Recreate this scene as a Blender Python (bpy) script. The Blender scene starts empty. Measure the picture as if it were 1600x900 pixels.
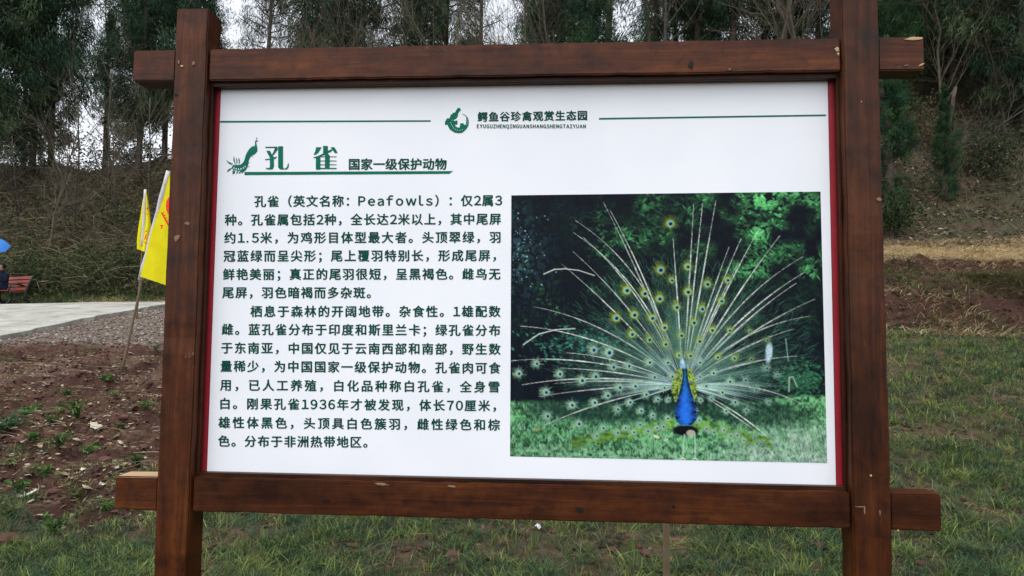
import bpy, bmesh, math, random
import numpy as np
from mathutils import Vector, Matrix
from mathutils.geometry import tessellate_polygon
random.seed(5)
RNG = np.random.default_rng(11)
sc = bpy.context.scene
col = sc.collection
# ------------------------------------------------------------------ camera
F_PX = 1102.6                                   # focal length in pixels of a 1600 wide frame
EYE = Vector((0.0767, -2.0, 1.5))
yaw, pitch, roll = -0.065, 0.0659, -0.009
Rv = Vector((math.cos(yaw), -math.sin(yaw), 0))
Fh = Vector((math.sin(yaw), math.cos(yaw), 0))
Fv = Fh*math.cos(pitch) + Vector((0, 0, 1))*math.sin(pitch)
Uv = -Fh*math.sin(pitch) + Vector((0, 0, 1))*math.cos(pitch)
R2 = Rv*math.cos(roll) - Uv*math.sin(roll)
U2 = Rv*math.sin(roll) + Uv*math.cos(roll)
cd = bpy.data.cameras.new('camera')
cam = bpy.data.objects.new('camera', cd); col.objects.link(cam)
cd.sensor_width = 36; cd.lens = F_PX/1600*36; cd.clip_start = 0.05; cd.clip_end = 1500
M4 = Matrix((R2, U2, -Fv)).transposed().to_4x4(); M4.translation = EYE
cam.matrix_world = M4
sc.camera = cam
# ------------------------------------------------------------------ world, sun, exposure (overcast day)
SUN_EL, SUN_AZ = math.radians(68), math.radians(200)
w = bpy.data.worlds.new('World'); sc.world = w; w.use_nodes = True
nt = w.node_tree; bg = nt.nodes['Background']
sky = nt.nodes.new('ShaderNodeTexSky'); sky.sky_type = 'NISHITA'; sky.sun_disc = False
sky.sun_elevation = SUN_EL; sky.sun_rotation = SUN_AZ; sky.dust_density = 1.5; sky.air_density = 1.0
hs = nt.nodes.new('ShaderNodeHueSaturation'); hs.inputs['Saturation'].default_value = 0.22; hs.inputs['Value'].default_value = 1.15
nt.links.new(sky.outputs[0], hs.inputs['Color']); nt.links.new(hs.outputs[0], bg.inputs['Color'])
bg.inputs['Strength'].default_value = 0.15
sl = bpy.data.lights.new('sun', 'SUN'); sl.energy = 1.1; sl.angle = math.radians(50); sl.color = (1, .98, .95)
so = bpy.data.objects.new('sun', sl); col.objects.link(so)
sd = Vector((math.sin(SUN_AZ)*math.cos(SUN_EL), math.cos(SUN_AZ)*math.cos(SUN_EL), math.sin(SUN_EL)))
so.rotation_euler = sd.to_track_quat('Z', 'Y').to_euler()
sc.view_settings.view_transform = 'Standard'; sc.view_settings.look = 'None'
sc.view_settings.gamma = 1; sc.view_settings.exposure = 0.93
sc.render.engine = 'CYCLES'; sc.cycles.max_bounces = 6

# ------------------------------------------------------------------ helpers
def smooth(t): t = np.clip(t, 0, 1); return t*t*(3-2*t)
def hash2(i, j, s):
    n = (i*374761393 + j*668265263 + s*1442695041) & 0x7fffffff
    n = ((n ^ (n >> 13))*1274126177) & 0x7fffffff
    n = (n ^ (n >> 16)) & 0x7fffffff
    return n/0x7fffffff
def vnoise(x, y, s=0):
    x = np.asarray(x, float); y = np.asarray(y, float)
    xi = np.floor(x).astype(np.int64); yi = np.floor(y).astype(np.int64)
    fx = x-xi; fy = y-yi; fx = fx*fx*(3-2*fx); fy = fy*fy*(3-2*fy)
    a = hash2(xi, yi, s); b = hash2(xi+1, yi, s); c = hash2(xi, yi+1, s); d = hash2(xi+1, yi+1, s)
    return (a*(1-fx)+b*fx)*(1-fy)+(c*(1-fx)+d*fx)*fy
def fbm(x, y, s=0, o=4):
    r = 0; a = .5; t = 0
    for k in range(o):
        r = r + a*vnoise(np.asarray(x)*2**k, np.asarray(y)*2**k, s+k*17); t += a; a *= .5
    return r/t
def mesh_np(name, V, faces, colors=None, sm=False):
    """V (n,3); faces: list of (m,k) int arrays; colors (n,3|4) linear per vertex"""
    me = bpy.data.meshes.new(name)
    V = np.ascontiguousarray(V, np.float32)
    me.vertices.add(len(V)); me.vertices.foreach_set('co', V.ravel())
    tot = sum(f.size for f in faces); nf = sum(len(f) for f in faces)
    me.loops.add(tot); me.polygons.add(nf)
    me.loops.foreach_set('vertex_index', np.concatenate([f.ravel() for f in faces]).astype(np.int32))
    sizes = np.concatenate([np.full(len(f), f.shape[1], np.int32) for f in faces])
    st = np.zeros(nf, np.int32); st[1:] = np.cumsum(sizes)[:-1]
    me.polygons.foreach_set('loop_start', st)
    me.polygons.foreach_set('use_smooth', np.full(nf, bool(sm)))
    me.update(calc_edges=True)
    if colors is not None:
        c = np.ones((len(V), 4), np.float32); c[:, :colors.shape[1]] = colors
        at = me.color_attributes.new('Col', 'FLOAT_COLOR', 'POINT'); at.data.foreach_set('color', c.ravel())
    return me
class MB:
    """collects vertices and faces for one mesh"""
    def __init__(s): s.V = []; s.F = {}; s.C = []; s.n = 0
    def add(s, V, F, c=None):
        V = np.asarray(V, float).reshape(-1, 3)
        if isinstance(F, np.ndarray): F = [F]
        for f in F: s.F.setdefault(f.shape[1], []).append(f+s.n)
        s.V.append(V); s.n += len(V)
        if c is None: c = (1, 1, 1)
        c = np.asarray(c, float)
        s.C.append(np.tile(c[None, :3], (len(V), 1)) if c.ndim == 1 else c)
        return s
    def box(s, a, b, c=None):
        x0, y0, z0 = a; x1, y1, z1 = b
        V = [(x0,y0,z0),(x1,y0,z0),(x1,y1,z0),(x0,y1,z0),(x0,y0,z1),(x1,y0,z1),(x1,y1,z1),(x0,y1,z1)]
        F = np.array([(0,3,2,1),(4,5,6,7),(0,1,5,4),(1,2,6,5),(2,3,7,6),(3,0,4,7)])
        return s.add(V, F, c)
    def tube(s, P, R, n=5, c=None, cap=True):
        P = np.asarray(P, float); k = len(P); R = np.broadcast_to(np.asarray(R, float), (k,))
        T = np.gradient(P, axis=0); T /= np.linalg.norm(T, axis=1, keepdims=True)+1e-9
        ref = np.array([0, 0, 1.]) if abs(T[:, 2]).mean() < .8 else np.array([1., 0, 0])
        A = np.cross(T, ref); A /= np.linalg.norm(A, axis=1, keepdims=True)+1e-9
        B = np.cross(T, A)
        an = np.arange(n)/n*2*np.pi
        V = P[:, None]+R[:, None, None]*(A[:, None]*np.cos(an)[None, :, None]+B[:, None]*np.sin(an)[None, :, None])
        i = np.arange(k-1)[:, None]*n; j = np.arange(n)[None]
        F = np.stack([i+j, i+(j+1) % n, i+n+(j+1) % n, i+n+j], -1).reshape(-1, 4)
        Fs = [F]
        if cap and n > 3:
            Fs.append(np.arange(n)[None, ::-1]); Fs.append((np.arange(n)+(k-1)*n)[None])
        return s.add(V.reshape(-1, 3), Fs, c)
    def me(s, name, sm=False, colors=True):
        return mesh_np(name, np.concatenate(s.V), [np.concatenate(f) for f in s.F.values()], np.concatenate(s.C) if colors else None, sm)
    def obj(s, name, mat, parent=None, sm=False): return link(name, s.me(name, sm), mat, parent)
def link(name, me, mat, parent=None):
    o = bpy.data.objects.new(name, me); col.objects.link(o)
    if mat and not me.materials: me.materials.append(mat)
    o.parent = parent
    return o
def thing(name, label, cat, loc=(0, 0, 0), rz=0, group=None):
    o = bpy.data.objects.new(name, None); col.objects.link(o); o.empty_display_size = .2
    o.location = loc; o.rotation_euler = (0, 0, rz); o['label'] = label; o['category'] = cat
    if group: o['group'] = group
    return o
def tag(o, label, cat, group=None, kind=None):
    o['label'] = label; o['category'] = cat
    if group: o['group'] = group
    if kind: o['kind'] = kind
    return o
def bevel(o, wd, seg=2):
    bm = bmesh.new(); bm.from_mesh(o.data)
    bmesh.ops.bevel(bm, geom=list(bm.edges), offset=wd, segments=seg, affect='EDGES', profile=.5)
    bm.to_mesh(o.data); bm.free()

# pixel of the 1600x900 frame -> direction, point on a plane y = const, point at a depth
def ray(px, py): return (Fv + R2*((px-800)/F_PX) + U2*((450-py)/F_PX))
def on_y(px, py, y):
    r = ray(px, py); return EYE + r*((y-EYE.y)/r.y)
def X_at(px, d):
    """world x at depth d (metres in front of the camera along y) for a picture column"""
    r = ray(px, 523); return EYE.x + r.x/r.y*d
def Z_at(row, d): return 1.5+(523-row)/F_PX*d

# ------------------------------------------------------------------ materials
def N(nt, t, **k):
    n = nt.nodes.new(t)
    for a, b in k.items():
        if a in n.inputs: n.inputs[a].default_value = b
        else: setattr(n, a, b)
    return n
def newmat(name, rough=.8, spec=.3):
    m = bpy.data.materials.new(name); m.use_nodes = True
    b = m.node_tree.nodes['Principled BSDF']; b.inputs['Roughness'].default_value = rough
    b.inputs['Specular IOR Level'].default_value = spec
    return m, m.node_tree, b
def ramp(nt, fac, stops):
    r = nt.nodes.new('ShaderNodeValToRGB'); e = r.color_ramp.elements
    while len(e) < len(stops): e.new(.5)
    for q, (p, c) in zip(e, stops): q.position = p; q.color = (*c, 1) if len(c) == 3 else c
    nt.links.new(fac, r.inputs[0]); return r
def mixc(nt, fac, a, b, mode='MIX'):
    n = nt.nodes.new('ShaderNodeMix'); n.data_type = 'RGBA'; n.blend_type = mode
    for s, v in ((0, fac), (6, a), (7, b)):
        if hasattr(v, 'is_linked') or hasattr(v, 'links'): nt.links.new(v, n.inputs[s])
        else: n.inputs[s].default_value = v if s == 0 else (*v, 1)
    return n.outputs[2]
def attr_mat(name, rough=.8, spec=.2, transl=0.0, noise=0.0, nscale=8.0):
    """takes each piece's own colour from the mesh and varies it a little per object"""
    m, nt, b = newmat(name, rough, spec)
    a = N(nt, 'ShaderNodeAttribute', attribute_name='Col')
    oi = N(nt, 'ShaderNodeObjectInfo')
    mr = N(nt, 'ShaderNodeMapRange'); mr.inputs[3].default_value = .8; mr.inputs[4].default_value = 1.2
    nt.links.new(oi.outputs['Random'], mr.inputs[0])
    c = mixc(nt, 1.0, a.outputs['Color'], (1, 1, 1), 'MULTIPLY')
    nt.links.new(mr.outputs[0], c.node.inputs[7])
    if noise:
        tc = N(nt, 'ShaderNodeTexCoord'); nz = N(nt, 'ShaderNodeTexNoise', Scale=nscale, Detail=6.0)
        nt.links.new(tc.outputs['Object'], nz.inputs['Vector'])
        r = ramp(nt, nz.outputs[0], [(.3, (1-noise,)*3), (.7, (1+noise*.6,)*3)])
        c = mixc(nt, 1.0, c, r.outputs[0], 'MULTIPLY')
        bp = N(nt, 'ShaderNodeBump', Strength=.4, Distance=.02); nt.links.new(nz.outputs[0], bp.inputs['Height']); nt.links.new(bp.outputs[0], b.inputs['Normal'])
    nt.links.new(c, b.inputs['Base Color'])
    if transl:
        t = N(nt, 'ShaderNodeBsdfTranslucent'); nt.links.new(c, t.inputs[0])
        mx = N(nt, 'ShaderNodeMixShader'); mx.inputs[0].default_value = transl
        nt.links.new(b.outputs[0], mx.inputs[1]); nt.links.new(t.outputs[0], mx.inputs[2])
        nt.links.new(mx.outputs[0], nt.nodes['Material Output'].inputs[0])
    return m
def flat(name, c, rough=.6, spec=.3):
    m, nt, b = newmat(name, rough, spec); b.inputs['Base Color'].default_value = (*c, 1)
    tc = N(nt, 'ShaderNodeTexCoord'); nz = N(nt, 'ShaderNodeTexNoise', Scale=25.0, Detail=4.0)
    nt.links.new(tc.outputs['Object'], nz.inputs['Vector'])
    r = ramp(nt, nz.outputs[0], [(.3, tuple(x*.85 for x in c)), (.7, tuple(min(1, x*1.1) for x in c))])
    nt.links.new(r.outputs[0], b.inputs['Base Color'])
    return m
def wood(name, axis, dark=1.0, seed=0.0, worn=.5, rubbed=False):
    """brown varnished timber: grain runs along axis, knots, chips of bare wood, scratches"""
    m, nt, b = newmat(name, .55, .14)
    b.inputs['Coat Weight'].default_value = .12; b.inputs['Coat Roughness'].default_value = .32
    tc = N(nt, 'ShaderNodeTexCoord')
    mp = N(nt, 'ShaderNodeMapping'); s = [34, 34, 34]; s[axis] = 1.6; mp.inputs['Scale'].default_value = s
    mp.inputs['Location'].default_value = (seed, seed*1.7, seed*.6)
    nt.links.new(tc.outputs['Object'], mp.inputs[0])
    g = N(nt, 'ShaderNodeTexNoise', Scale=1.6, Detail=9.0, Roughness=.65, Distortion=1.2); nt.links.new(mp.outputs[0], g.inputs[0])
    mp3 = N(nt, 'ShaderNodeMapping'); s = [1, 1, 1]; s[axis] = .3; mp3.inputs['Scale'].default_value = s
    mp3.inputs['Location'].default_value = (seed*2, seed, seed)
    nt.links.new(tc.outputs['Object'], mp3.inputs[0])
    big = N(nt, 'ShaderNodeTexNoise', Scale=7.0, Detail=4.0, Roughness=.6); nt.links.new(mp3.outputs[0], big.inputs[0])
    d = dark
    r1 = ramp(nt, g.outputs[0], [(.25, (.022*d, .0050*d, .0012*d)), (.5, (.050*d, .0118*d, .0020*d)), (.75, (.082*d, .0225*d, .0040*d))])
    r2 = ramp(nt, big.outputs[0], [(.30, (.36, .32, .30)), (.5, (.95, .95, .95)), (.7, (1.45, 1.6, 1.6))])
    c = mixc(nt, 1.0, r1.outputs[0], r2.outputs[0], 'MULTIPLY')
    # knots
    mp2 = N(nt, 'ShaderNodeMapping'); s = [6.2, 6.2, 6.2]; s[axis] = 2.6; mp2.inputs['Scale'].default_value = s
    mp2.inputs['Location'].default_value = (seed*.31, seed*.7, seed*.9)
    nt.links.new(tc.outputs['Object'], mp2.inputs[0])
    vo = N(nt, 'ShaderNodeTexVoronoi', Scale=1.0); nt.links.new(mp2.outputs[0], vo.inputs['Vector'])
    kn = ramp(nt, vo.outputs['Distance'], [(.05, (1, 1, 1)), (.17, (0, 0, 0))])
    c = mixc(nt, kn.outputs[0], c, (.012, .005, .003))
    # rubbed and scratched spots where the varnish is gone
    n2 = N(nt, 'ShaderNodeTexNoise', Scale=9.0, Detail=12.0, Roughness=.78); nt.links.new(mp3.outputs[0], n2.inputs[0])
    n3 = N(nt, 'ShaderNodeTexNoise', Scale=60.0, Detail=3.0); nt.links.new(tc.outputs['Object'], n3.inputs[0])
    ra = ramp(nt, n2.outputs[0], [(.645-.05*worn, (0, 0, 0)), (.70-.05*worn, (.8, .8, .8))]); rb = ramp(nt, n3.outputs[0], [(.50, (0, 0, 0)), (.60, (1, 1, 1))])
    ch = mixc(nt, 1.0, ra.outputs[0], rb.outputs[0], 'MULTIPLY')
    c = mixc(nt, ch, c, (.24, .14, .08))
    n5 = N(nt, 'ShaderNodeTexNoise', Scale=16.0, Detail=10.0, Roughness=.7, Distortion=.4); nt.links.new(tc.outputs['Object'], n5.inputs[0])
    mot = ramp(nt, n5.outputs[0], [(.36, (.45, .42, .42)), (.5, (1, 1, 1)), (.66, (1.3, 1.35, 1.4))])
    c = mixc(nt, .8, c, mot.outputs[0], 'MULTIPLY')
    # bare wood where edges have been knocked
    if rubbed:
        n4 = ramp(nt, n2.outputs[0], [(.40, (0, 0, 0)), (.56, (1, 1, 1))])
        c = mixc(nt, n4.outputs[0], mixc(nt, .6, c, (.20, .10, .050)), (.42, .28, .17))
    nt.links.new(c, b.inputs['Base Color'])
    rr = N(nt, 'ShaderNodeMapRange'); rr.inputs[3].default_value = .32; rr.inputs[4].default_value = .62
    nt.links.new(big.outputs[0], rr.inputs[0]); nt.links.new(rr.outputs[0], b.inputs['Roughness'])
    bp = N(nt, 'ShaderNodeBump', Strength=.35, Distance=.002); nt.links.new(g.outputs[0], bp.inputs['Height'])
    nt.links.new(bp.outputs[0], b.inputs['Normal'])
    return m

# ------------------------------------------------------------------ terrain
DL = [(-60, 0), (4.4, 0), (5.5, .12), (7, .376), (9, .72), (11.5, 1.08), (14, 1.37), (17, 1.80), (20, 2.16), (21.5, 2.32), (22.8, 2.42), (24, 2.85),
      (27, 4.5), (32, 7.9), (36, 10.3), (42, 11.3), (60, 11), (90, 6), (400, 0)]
DR = [(-60, 0), (4.4, 0), (5.5, .12), (7, .376), (9, .87), (11, 1.28), (12.5, 1.59), (12.95, 1.80), (13.2, 2.28), (13.9, 2.68), (14.85, 2.80), (15.1, 3.18),
      (17.6, 3.74), (19.5, 4.65), (24, 7.9), (28, 11.2), (32, 13.0), (40, 14.0), (60, 13.5), (90, 7), (400, 0)]
def soilmask(x, y):
    d = y+2
    m = smooth((-2.7-x+1.2*(fbm(x*.7, y*.7, 3)-.5)*2)/1.0)*smooth((d-5.2+1.3*(fbm(x*.9, y*.9, 9)-.5)*2)/.8)
    return m
def H0(x, y):
    x = np.asarray(x, float); y = np.asarray(y, float); d = y+2
    zl = np.interp(d, *zip(*DL)); dd = d+.35*np.sin(x*.5)+.8*(vnoise(x*.45, y*.1, 5)-.5)*smooth((d-11)/3)
    zr = np.interp(dd, *zip(*DR))
    b = smooth((x+4)/7)
    z = zl*(1-b)+zr*b
    far = smooth((d-23)/5)
    z = z + far*1.3*(fbm(x*.22, y*.22, 21)-.5)*2*smooth((120-d)/50)
    return z
def H(x, y):
    x = np.asarray(x, float); y = np.asarray(y, float); d = y+2
    z = H0(x, y)
    s = soilmask(x, y)*smooth((13.5-d)/1.5)
    n = fbm(x*2.6, y*2.6, 40, 5)-.5
    rough = .05+.34*s
    bank = smooth((d-12.3)/.6)*smooth((16-d)/1.0)*smooth((x+1)/3)
    rough = rough + .40*bank + .25*smooth((d-23)/2)
    onpath = smooth((d-13)/1)*smooth((23-d)/1)*smooth((-2-x)/2)
    rough = rough*(1-.8*onpath)
    z = z + n*rough*smooth((d-2.5)/2)
    z = z + s*.16*(fbm(x*.9+y*.4, y*1.9, 90, 3)-.5)*2 + .35*smooth((d-19)/2)*smooth((x+1)/3)*np.maximum(0, fbm(x*.8, y*.8, 93, 4)-.5)*2
    # ridged clod relief
    r = np.abs(fbm(x*6, y*6, 77, 4)-.5)*2
    z = z - r*(.03+.06*s+.08*bank)*smooth((d-2.5)/2)*(1-.9*onpath)
    return z
def grid_rows():
    ds = [-40, -20, -8, -2, 1, 2.5, 3.4]
    d = 3.9
    while d < 48: ds.append(d); d *= 1.0085
    ds += [50, 55, 62, 72, 85, 110, 150, 250, 390]
    return np.array(ds)
def build_ground():
    ds = grid_rows(); us = np.concatenate([[-12, -6, -3, -2, -1.5, -1.2], np.linspace(-1.0, .85, 330), [1.1, 1.5, 2, 3, 6, 12]])
    wd = np.maximum(np.abs(ds), 6)
    X = us[None, :]*wd[:, None]; Y = np.repeat((ds-2)[:, None], len(us), 1)
    Z = H(X, Y)
    n, m = X.shape
    V = np.stack([X, Y, Z], -1).reshape(-1, 3)
    i = np.arange(n-1)[:, None]*m; j = np.arange(m-1)[None]
    F = np.stack([i+j, i+j+1, i+m+j+1, i+m+j], -1).reshape(-1, 4)
    x, y, z = V.T; d = y+2
    s = soilmask(x, y)
    litter = smooth((d-15.6)/1.5)*smooth((x-0)/2)+smooth((d-23.2)/1.2)*(1-smooth((x-0)/2)); litter = np.clip(litter, 0, 1)
    gravel = smooth((d-12.6+1.2*(fbm(x, y, 4)-.5))/.8)*smooth((23.5-d)/1)*smooth((-1.5-x)/2)
    straw = smooth((d-15.1)/.3)*smooth((18.6-d)/1.4)*smooth((x-0)/2)
    C = np.stack([s, gravel, litter, straw], -1)
    me = mesh_np('ground', V, [F], C, sm=True)
    pc = np.zeros((len(V), 4), np.float32); pc[:, 3] = 1      # trodden pale clay beside the verge
    q = ((x+6.9)/2.6)**2+((d-10.2-.12*(x+6.9))/1.1)**2; pc[:, 0] = smooth((1.25-q+.9*(fbm(x*1.6, y*1.6, 95)-.5)*2)/.7)
    q = ((x+9.5)/1.6)**2+((d-8.6)/.5)**2; pc[:, 0] = np.maximum(pc[:, 0], .7*smooth((1.1-q+.9*(fbm(x*1.6, y*1.6, 96)-.5)*2)/.7))
    me.color_attributes.new('Clay', 'FLOAT_COLOR', 'POINT').data.foreach_set('color', pc.ravel())
    return me
def ground_mat():
    m, nt, b = newmat('ground_surface', .9, .15)
    a = N(nt, 'ShaderNodeAttribute', attribute_name='Col')
    sp = N(nt, 'ShaderNodeSeparateColor'); nt.links.new(a.outputs['Color'], sp.inputs[0])
    tc = N(nt, 'ShaderNodeTexCoord')
    def nz(sc, det=8.0, r=.6, dist=0.0):
        n = N(nt, 'ShaderNodeTexNoise', Scale=sc, Detail=det, Roughness=r, Distortion=dist); nt.links.new(tc.outputs['Object'], n.inputs['Vector']); return n.outputs[0]
    fine = nz(11.0, 12.0, .72); mid = nz(2.2); big = nz(.6)
    soil = ramp(nt, fine, [(.3, (.018, .009, .005)), (.5, (.080, .040, .024)), (.70, (.20, .118, .078))]).outputs[0]
    pale = ramp(nt, mid, [(.52, (0, 0, 0)), (.66, (.8, .8, .8))]).outputs[0]
    soil = mixc(nt, pale, soil, (.17, .105, .078))
    gp = ramp(nt, nz(3.2, 6.0, .65), [(.55, (0, 0, 0)), (.64, (.7, .7, .7))]).outputs[0]; soil = mixc(nt, gp, soil, (.040, .050, .020))
    ca = N(nt, 'ShaderNodeAttribute', attribute_name='Clay'); soil = mixc(nt, ca.outputs['Fac'], soil, mixc(nt, fine, (.12, .070, .052), (.25, .165, .13)))
    mead = ramp(nt, nz(9.0), [(.34, (.034, .032, .016)), (.5, (.095, .062, .040)), (.68, (.18, .11, .075))]).outputs[0]
    mead = mixc(nt, ramp(nt, mid, [(.40, (.8, .8, .8)), (.56, (0, 0, 0))]).outputs[0], mead, (.060, .074, .028))
    gv = ramp(nt, nz(30.0), [(.3, (.05, .038, .03)), (.55, (.17, .13, .105)), (.75, (.33, .28, .24))]).outputs[0]
    lit = ramp(nt, nz(5.0, 12.0, .75), [(.34, (.018, .017, .011)), (.5, (.058, .052, .032)), (.62, (.11, .088, .054)), (.74, (.22, .18, .12))]).outputs[0]
    lit = mixc(nt, ramp(nt, nz(1.1), [(.45, (0, 0, 0)), (.6, (.8, .8, .8))]).outputs[0], lit, (.040, .052, .022))
    red = ramp(nt, nz(.9, 8.0, .7), [(.50, (0, 0, 0)), (.60, (.75, .75, .75))]).outputs[0]; lit = mixc(nt, red, lit, (.085, .050, .034))
    drk = ramp(nt, nz(.7, 9.0, .7, .8), [(.34, (.7, .7, .7)), (.44, (0, 0, 0))]).outputs[0]; lit = mixc(nt, drk, lit, (.016, .015, .012))
    c = mixc(nt, sp.outputs[0], mead, soil)
    c = mixc(nt, sp.outputs[1], c, gv)
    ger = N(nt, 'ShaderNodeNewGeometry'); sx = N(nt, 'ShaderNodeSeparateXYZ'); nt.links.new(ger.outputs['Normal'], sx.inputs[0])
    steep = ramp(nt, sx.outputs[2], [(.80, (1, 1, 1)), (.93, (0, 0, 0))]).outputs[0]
    c2 = mixc(nt, sp.outputs[2], c, lit)
    c3 = mixc(nt, a.outputs['Alpha'], c2, mixc(nt, fine, (.15, .105, .055), (.50, .39, .24)))
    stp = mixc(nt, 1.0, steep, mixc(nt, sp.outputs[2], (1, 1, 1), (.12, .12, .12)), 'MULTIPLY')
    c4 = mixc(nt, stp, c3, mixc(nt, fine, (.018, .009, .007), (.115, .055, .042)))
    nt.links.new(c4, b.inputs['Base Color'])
    bp = N(nt, 'ShaderNodeBump', Strength=1.0, Distance=.09); nt.links.new(fine, bp.inputs['Height']); nt.links.new(bp.outputs[0], b.inputs['Normal'])
    return m
g = link('ground', build_ground(), ground_mat()); g['kind'] = 'structure'

# concrete path coming up the left
def conc_mat():
    m, nt, b = newmat('worn_concrete', .85, .25)
    tc = N(nt, 'ShaderNodeTexCoord')
    n1 = N(nt, 'ShaderNodeTexNoise', Scale=1.6, Detail=10.0, Roughness=.7); nt.links.new(tc.outputs['Object'], n1.inputs[0])
    n2 = N(nt, 'ShaderNodeTexNoise', Scale=30.0, Detail=4.0); nt.links.new(tc.outputs['Object'], n2.inputs[0])
    c = mixc(nt, .35, ramp(nt, n1.outputs[0], [(.34, (.13, .12, .10)), (.47, (.28, .27, .235)), (.66, (.44, .43, .39))]).outputs[0], ramp(nt, n2.outputs[0], [(.3, (.15, .14, .12)), (.7, (.5, .5, .47))]).outputs[0])
    nt.links.new(c, b.inputs['Base Color'])
    bp = N(nt, 'ShaderNodeBump', Strength=.5, Distance=.01); nt.links.new(n2.outputs[0], bp.inputs['Height']); nt.links.new(bp.outputs[0], b.inputs['Normal'])
    return m
def path_edges(d):
    near = np.interp(d, [4, 8, 14, 18, 21, 22.4], [-9.6, -10.3, -11.1, -11.5, -11.9, -12.4])
    far = np.interp(d, [4, 14, 18, 20.5, 22.4], [-30, -28, -22, -16.4, -12.9])
    return near, far
def build_path():
    ds = np.linspace(4, 22.4, 120); k = 26
    ne, fa = path_edges(ds); ne = ne+.10*(vnoise(ds*3, ds*0, 8)-.5)+.05*(vnoise(ds*9, ds*0, 9)-.5)
    t = np.linspace(0, 1, k)
    X = ne[:, None]*(1-t)+fa[:, None]*t; Y = np.repeat((ds-2)[:, None], k, 1)
    Z = H0(X, Y)+.09
    top = np.stack([X, Y, Z], -1).reshape(-1, 3)
    i = np.arange(len(ds)-1)[:, None]*k; j = np.arange(k-1)[None]
    F = np.stack([i+j, i+k+j, i+k+j+1, i+j+1], -1).reshape(-1, 4)
    mb = MB(); mb.add(top, F)
    for e in (0, k-1):
        a = np.stack([X[:, e], Y[:, e], Z[:, e]], -1); b_ = a-[0, 0, .3]
        V = np.concatenate([a, b_]); n = len(ds); q = np.arange(n-1)
        mb.add(V, np.stack([q, q+1, q+n+1, q+n], -1))
    return mb.me('path', colors=False)
p = link('path', build_path(), conc_mat()); p['kind'] = 'structure'

# ------------------------------------------------------------------ the signboard
ZB = 1.5037
W = dict(a=.8425+ZB, b=.7463+ZB, c=-.423+ZB, e=-.519+ZB)
sign = thing('wooden_signboard', 'large brown timber frame holding a white notice board about peafowl', 'signboard')
wp1 = (wood('varnished_post_wood', 2, 1.0, 3.1), wood('rubbed_varnished_post_wood', 2, 1.0, 3.1, rubbed=True)); wp2 = (wood('varnished_post_wood_right', 2, .95, 7.7), wood('rubbed_varnished_post_wood_right', 2, .95, 7.7, rubbed=True))
wb1 = (wood('varnished_top_beam_wood', 0, 1.15, 1.4, .7), wood('rubbed_varnished_top_beam_wood', 0, 1.15, 1.4, .7, rubbed=True)); wb2 = (wood('varnished_bottom_beam_wood', 0, .95, 5.3, .6), wood('rubbed_varnished_bottom_beam_wood', 0, .95, 5.3, .6, rubbed=True))
dw = wood('dark_batten_wood', 2, .55, 9.1, .2); dw2 = wood('dark_batten_wood_flat', 0, .55, 2.1, .2)
REC = .01; DEP = .087
def beam_mesh(a, b, cuts, axis, seed):
    """a squared timber with slightly wandering, bruised arrises"""
    bm = bmesh.new(); bmesh.ops.create_cube(bm, size=1)
    a = Vector(a); b = Vector(b)
    for v in bm.verts: v.co = Vector(((a.x+b.x)/2+v.co.x*(b.x-a.x), (a.y+b.y)/2+v.co.y*(b.y-a.y), (a.z+b.z)/2+v.co.z*(b.z-a.z)))
    eds = [e for e in bm.edges if abs((e.verts[0].co-e.verts[1].co)[axis]) > .3]
    bmesh.ops.subdivide_edges(bm, edges=eds, cuts=cuts, use_grid_fill=True)
    shp = [e for e in bm.edges if len(e.link_faces) == 2 and e.calc_face_angle() > .5]
    bmesh.ops.bevel(bm, geom=shp, offset=.0035, segments=2, affect='EDGES')
    rr = random.Random(seed)
    cx = (a+b)/2
    for v in bm.verts:
        t = v.co[axis]
        for k in range(3):
            if k == axis: continue
            s = 1 if v.co[k] > cx[k] else -1
            n = float(vnoise(t*9, seed+k*3.3+s, 5))-.5; n2 = float(vnoise(t*45, seed+k*7+s*2, 6))
            v.co[k] += n*.0022 - s*(.0016 if n2 > .78 else 0)
    me = bpy.data.meshes.new('timber'); bm.to_mesh(me); bm.free()
    for p_ in me.polygons: p_.use_smooth = False
    return me
def timber(name, a, b, mat, axis, seed, cuts=60):
    me = beam_mesh(a, b, cuts, axis, seed); o = link(name, me, mat[0], sign); me.materials.append(mat[1])
    for p_ in me.polygons:                       # the narrow arris faces take the rubbed finish in places
        n = p_.normal; m_ = sorted(abs(q) for q in n)[1]
        if axis == 0 and n.z > .25 and n.y < -.25: p_.material_index = 1
        elif m_ > .25 and float(vnoise(p_.center[axis]*14, seed+round(n.x)+2*round(n.z), 12)) > .28: p_.material_index = 1
    return o
for k, (x0, x1, top, mt) in enumerate(((-1.0699, -.9708, .9649+ZB, wp1), (.8724, .972, 1.06+ZB, wp2))):
    timber('post', (x0, -REC, -.4), (x1, -REC+DEP, top), mt, 2, 11+k)
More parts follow.
